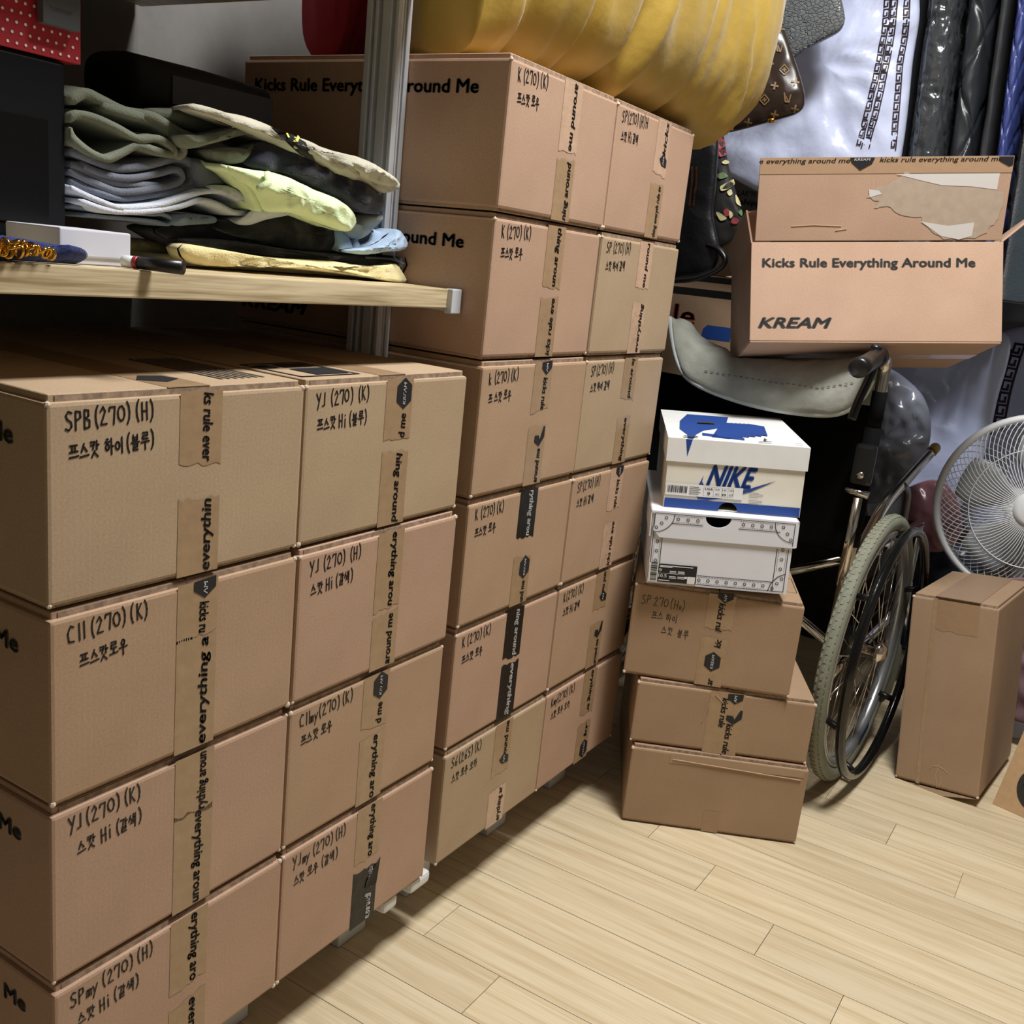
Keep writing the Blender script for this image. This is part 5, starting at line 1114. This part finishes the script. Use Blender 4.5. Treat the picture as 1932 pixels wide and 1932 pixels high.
cr = puffY('grey_handbag', CROC, [(1440, -110), (1560, -120), (1580, -40), (1594, 30), (1592, 46), (1580, 62), (1530, 88), (1488, 112), (1478, 80), (1458, 20)], 1.93, .025, .04, 'grey crocodile-embossed handbag hanging above the brown handbag', 'handbag', 21, .003, 10, nrm=(.3, -1, -.1), power=4)
mb = MB(); p = PY(1510, -100, 1.93); mb.tube(catmull([p+Vector((-.05, 0, -.02)), p+Vector((-.03, .02, .16)), Vector((p.x+.05, 1.74, 2.011)), p+Vector((.05, .02, .16)), p+Vector((.06, 0, -.02))], 6), .006, 8); mb.build('handle', CROC, cr, True)
bbk = puffY('black_shoulder_bag', mat('black_leather', (20, 22, 28), .45, bump=.4, bscale=120), [(1290, 235), (1350, 240), (1352, 330), (1345, 400), (1352, 440), (1358, 480), (1340, 515), (1290, 522), (1235, 520), (1230, 400), (1240, 260)], 1.575, .02, .035, 'black leather shoulder bag with brass zipper behind the far stack', 'bag', 23, .005, 12, power=3.5)
tb = bvh(bbk); mb = MB(); mz = MB()
for sx in (0, 8): 
    for k in range(24): y = 316+3.1*k; x = 1305+sx+1.3*math.sin(k*.2)+(k*-.18); stroke(tb, [(x, y), (x+4, y)], .0022, mz, .003)
mz.build('zipper_teeth', mat('brass', (170, 120, 80), .3, .9), bbk, fix=False, kind='stuff')
mb = MB(); mb.tube(catmull([PY(1250, 530, 1.55), PY(1310, 526, 1.55), PY(1355, 508, 1.55), PY(1368, 490, 1.55), PY(1355, 470, 1.553), PY(1335, 462, 1.56)], 6), .006, 8); mb.build('strap', BLACKPL, bbk, True)
mb = MB(); p = PY(1320, 245, 1.575); mb.tube(catmull([p+Vector((-.085, 0, -.01)), p+Vector((-.09, .03, .3)), Vector((p.x-.065, 1.74, 2.011)), p+Vector((-.04, .03, .3)), p+Vector((-.035, 0, -.01))], 6), .006, 8); mb.build('handle', BLACKPL, bbk, True)
FLO = mat('black_floral_base', (24, 25, 24), .7)
flo = puffY('floral_scarf', FLO, [(1340, 240), (1362, 245), (1372, 300), (1385, 350), (1400, 405), (1404, 428), (1392, 445), (1372, 462), (1352, 470), (1338, 440), (1345, 380), (1350, 300)], 1.68, .025, .03, 'dark scarf with cream leaves and red flowers hanging by the black bag', 'scarf', 25, .006, 16)
tf = bvh(flo); 
def petals(pts, m, nm):
    mb = MB()
    for P in pts:
        Q_ = [hit(tf, v[0], v[1], .003)[0] for v in catmull([Vector((x, y, 0)) for x, y in P], 4, True)]; Q_ = [q for q in Q_ if q is not None]
        if len(Q_) > 2: mb.poly(Q_)
    mb.build(nm, m, flo, fix=False, kind='stuff')
petals([[(1360, 352), (1372, 345), (1384, 338), (1386, 345), (1375, 356), (1362, 360)], [(1372, 362), (1378, 358), (1381, 366), (1376, 370)], [(1386, 368), (1392, 378), (1396, 390), (1388, 384)], [(1352, 400), (1364, 404), (1372, 412), (1360, 416)], [(1376, 398), (1384, 404), (1378, 412)], [(1362, 306), (1368, 302), (1374, 308), (1366, 310)]], mat('cream_print', (196, 188, 140), .7), 'leaf_print')
petals([[(1366, 398), (1373, 394), (1378, 404), (1370, 408)], [(1384, 410), (1394, 414), (1390, 422), (1380, 420)], [(1352, 268), (1362, 262), (1366, 276), (1356, 282)], [(1356, 284), (1364, 282), (1368, 292), (1358, 296)]], mat('crimson_print', (134, 50, 56), .7), 'flower_print')
petals([[(1354, 330), (1364, 326), (1372, 334), (1360, 338)], [(1392, 400), (1398, 396), (1398, 408)]], mat('green_print', (88, 110, 70), .7), 'stem_print')
mb = MB(); p = PY(1350, 245, 1.68); mb.tube(catmull([p, p+Vector((0, .03, .35)), Vector((p.x-.03, 1.735, 2.0))], 6), .010, 8); mb.build('upper_length', FLO, flo, True)
# cartons in the gloom behind
t = carton(.42, .36, .52, KR[3], (-.62, 2.36, .0), 0, 'large dim carton on the floor behind the wheelchair, lower of two', flaps=False)
t = carton(.42, .36, .47, KR[3], (-.62, 2.36, .5205), 0, 'large dim carton with dark stripes and red letters behind the wheelchair, upper of two', flaps=False)
def band(t, z0_, z1_, m, nm, xa=.0, xb=.42): mb = MB(); mb.add([(xa, -.0007, z0_), (xb, -.0007, z0_), (xb, -.0007, z1_), (xa, -.0007, z1_)], [(0, 1, 2, 3)]); return mb.build(nm, m, t, fix=False)
def lz(px, py): q = PY(px, py, 2.36); return q.x+.62, q.z-.5205
for (ya, yb2) in ((521, 532), (546, 560)): band(t, lz(1330, yb2)[1], lz(1330, ya)[1], BLACKPL, 'black_stripe')
mb = MB(); xl, zl = lz(1270, 610); text(mb, 'le', (xl, -.0008, zl), EX, EZ, .060, .065, 0, .03); xl, zl = lz(1280, 640); text(mb, 'ㅏ', (xl, -.0008, zl), EX, EZ, .02, .02); mb.build('red_lettering', mat('red_print', (150, 40, 44), .7), t, fix=False)
xl, zl = lz(1322, 638); mb = MB(); mb.poly([(xl, -.0008, zl), (xl+.09, -.0008, zl), (xl+.09, -.0008, zl+.040), (xl+.015, -.0008, zl+.040), (xl+.003, -.0008, zl+.028)]); mb.build('blue_print', NBLUE, t, fix=False)
t = carton(.40, .30, .16, KR[3], (-.50, 2.42, .9915), 0, 'small carton with black print on top of the dim cartons', flaps=False)
mb = MB(); q = PY(1398, 372, 2.419); text(mb, 'LAR*H SUPPLY', (q.x+.50-.01, -.0008, q.z-.9915+.004), EX, EZ, .016, .12); text(mb, 'shippur', (q.x+.50, -.0008, q.z-.9915-.020), EX, EZ, .016, .09, 0, .03); mb.build('carton_print', INK, t, fix=False)
# coats on a rail
rail = empty('clothes_rail', (0, 2.24, 1.99), (0, 0, 0), 'chrome clothes rail the coats and bags hang from', 'rail')
mb = MB(); mb.tube([(-.655, 0, 0), (2.295, 0, 0)], .014, 12); mb.build('tube', CHROME, rail, True)
mb = MB(); mb.tube([(-.655, -.50, 0.005), (.12, -.50, .005)], .010, 12); mb.build('hook_bar', CHROME, rail, True)
for xx in (-.40, .08): mb = MB(); mb.tube([(xx, -.5, .005), (xx, 0, .0)], .008, 8); mb.build('bar_arm', CHROME, rail, True)
def coat(name, m, px_top, px_bot, Y, depth, label, fn, seed, z0_=.95, z1_=1.90):
    """hanging coat seen edge on: a tall soft slab with its own quilting relief"""
    t = empty(name, (0, 0, 0), (0, 0, 0), label, 'coat', 'coats on the rail')
    (a0, b0), (a1, b1) = px_top, px_bot
    A0, B0 = PY(a0, 0, Y), PY(b0, 0, Y); A1, B1 = PY(a1, 290, Y), PY(b1, 290, Y); NZ, N = 170, 72; vs = []
    for j in range(NZ+1):
        z = z1_+(z0_-z1_)*j/NZ; f = (z-A0.z)/(A1.z-A0.z); xa = A0.x+(A1.x-A0.x)*f; xb = B0.x+(B1.x-B0.x)*f
        sh = 1 if j > 6 else .35+.65*j/6
        for k in range(N):
            q = 2*PI*k/N; c, s_ = math.cos(q), math.sin(q); u = math.copysign(abs(c)**.7, c); v = math.copysign(abs(s_)**.7, s_)
            hx = (xb-xa)/2*sh; p = Vector(((xa+xb)/2+hx*u, Y+depth/2+depth/2*v*sh, z)); rel = fn(q, z)
            p -= Vector((c, s_, 0))*min(hx*.55, max(0, .0065-rel-.004*fold_noise(Vector((p.x*1.5, p.y, p.z*.7)), 12, seed))); vs.append(p)
    fs = [(j*N+k, j*N+(k+1) % N, (j+1)*N+(k+1) % N, (j+1)*N+k) for j in range(NZ) for k in range(N)]+[tuple(range(N-1, -1, -1)), tuple(NZ*N+k for k in range(N))]
    mb = MB(); mb.add(vs, fs); mb.build('coat_body', m, t, True)
    mx_ = (A0.x+B0.x)/2; mb = MB(); mb.tube([(mx_, Y+depth/2, 1.885), (mx_, 2.24, 1.955)]+[(mx_, 2.24+.0168*math.sin(a_), 1.99+.0168*math.cos(a_)) for a_ in [-2.6+k*.42 for k in range(11)]], .003, 8); mb.build('hanger_hook', CHROME, t, True)
    return t
puf = lambda q, z: .009*abs(math.sin(z*PI/.16))**.4-.006+.007*noise.noise(Vector((q*5, z*30, 1)))+.007*(1-2*abs(noise.noise(Vector((q*7, z*55, 4)))))
crs = lambda v, wd_: math.exp(-(math.sin(v)/wd_)**2)
qui = lambda q, z: .003-.008*max(crs(z*15+q*1.5, .13), crs(z*15-q*1.5, .13))+.004*noise.noise(Vector((q*2, z*14, 3)))
qui2 = lambda q, z: .003-.007*max(crs(z*36+q*3, .25), crs(z*36-q*3, .25))
pla = lambda q, z: .004*math.sin(q*5)
coat('puffer_coat', mat('shiny_black_nylon', (92, 96, 101), .2, .6, bump=1.0, bscale=40, spec=.8), (1742, 1812), (1704, 1778), 2.10, .20, 'shiny dark silver puffer coat hanging beside the white garment bag', puf, 31)
coat('quilted_jacket', mat('black_satin', (40, 43, 48), .36, bump=.3, bscale=40), (1814, 1880), (1782, 1838), 2.10, .28, 'black diamond-quilted jacket hanging beside the puffer coat', qui, 33)
coat('plain_coat', mat('charcoal_wool', (38, 40, 44), .7), (1882, 1908), (1841, 1868), 2.10, .28, 'plain charcoal coat hanging between the black and blue quilted jackets', pla, 35)
coat('quilted_jacket', mat('blue_nylon', (58, 70, 130), .4, bump=.3, bscale=60), (1910, 1950), (1871, 1906), 2.10, .28, 'blue quilted jacket hanging at the end of the coats', qui2, 37)
coat('fleece_jacket', mat('dark_teal_fleece', (44, 56, 64), .95, bump=.9, bscale=180, sheen=.4), (1952, 2060), (1908, 2040), 2.10, .28, 'dark teal fleece jacket hanging past the blue quilted jacket', pla, 39, z0_=1.0)
coat('grey_coat', mat('slate_wool', (78, 82, 88), .8), (1700, 1760), (1690, 1730), 2.33, .15, 'slate grey coat half hidden behind the puffer coat', pla, 41)
o = puffY('storage_bag', mat('slate_storage_cloth', (84, 92, 108), .7, bump=.3, bscale=60), [(1870, 440), (1960, 430), (2060, 450), (2080, 540), (2060, 600), (1960, 605), (1880, 600), (1865, 540)], 2.60, .05, .10, 'slate grey storage bag below the fleece jacket', 'storage bag', 43, .008, 9, power=4)
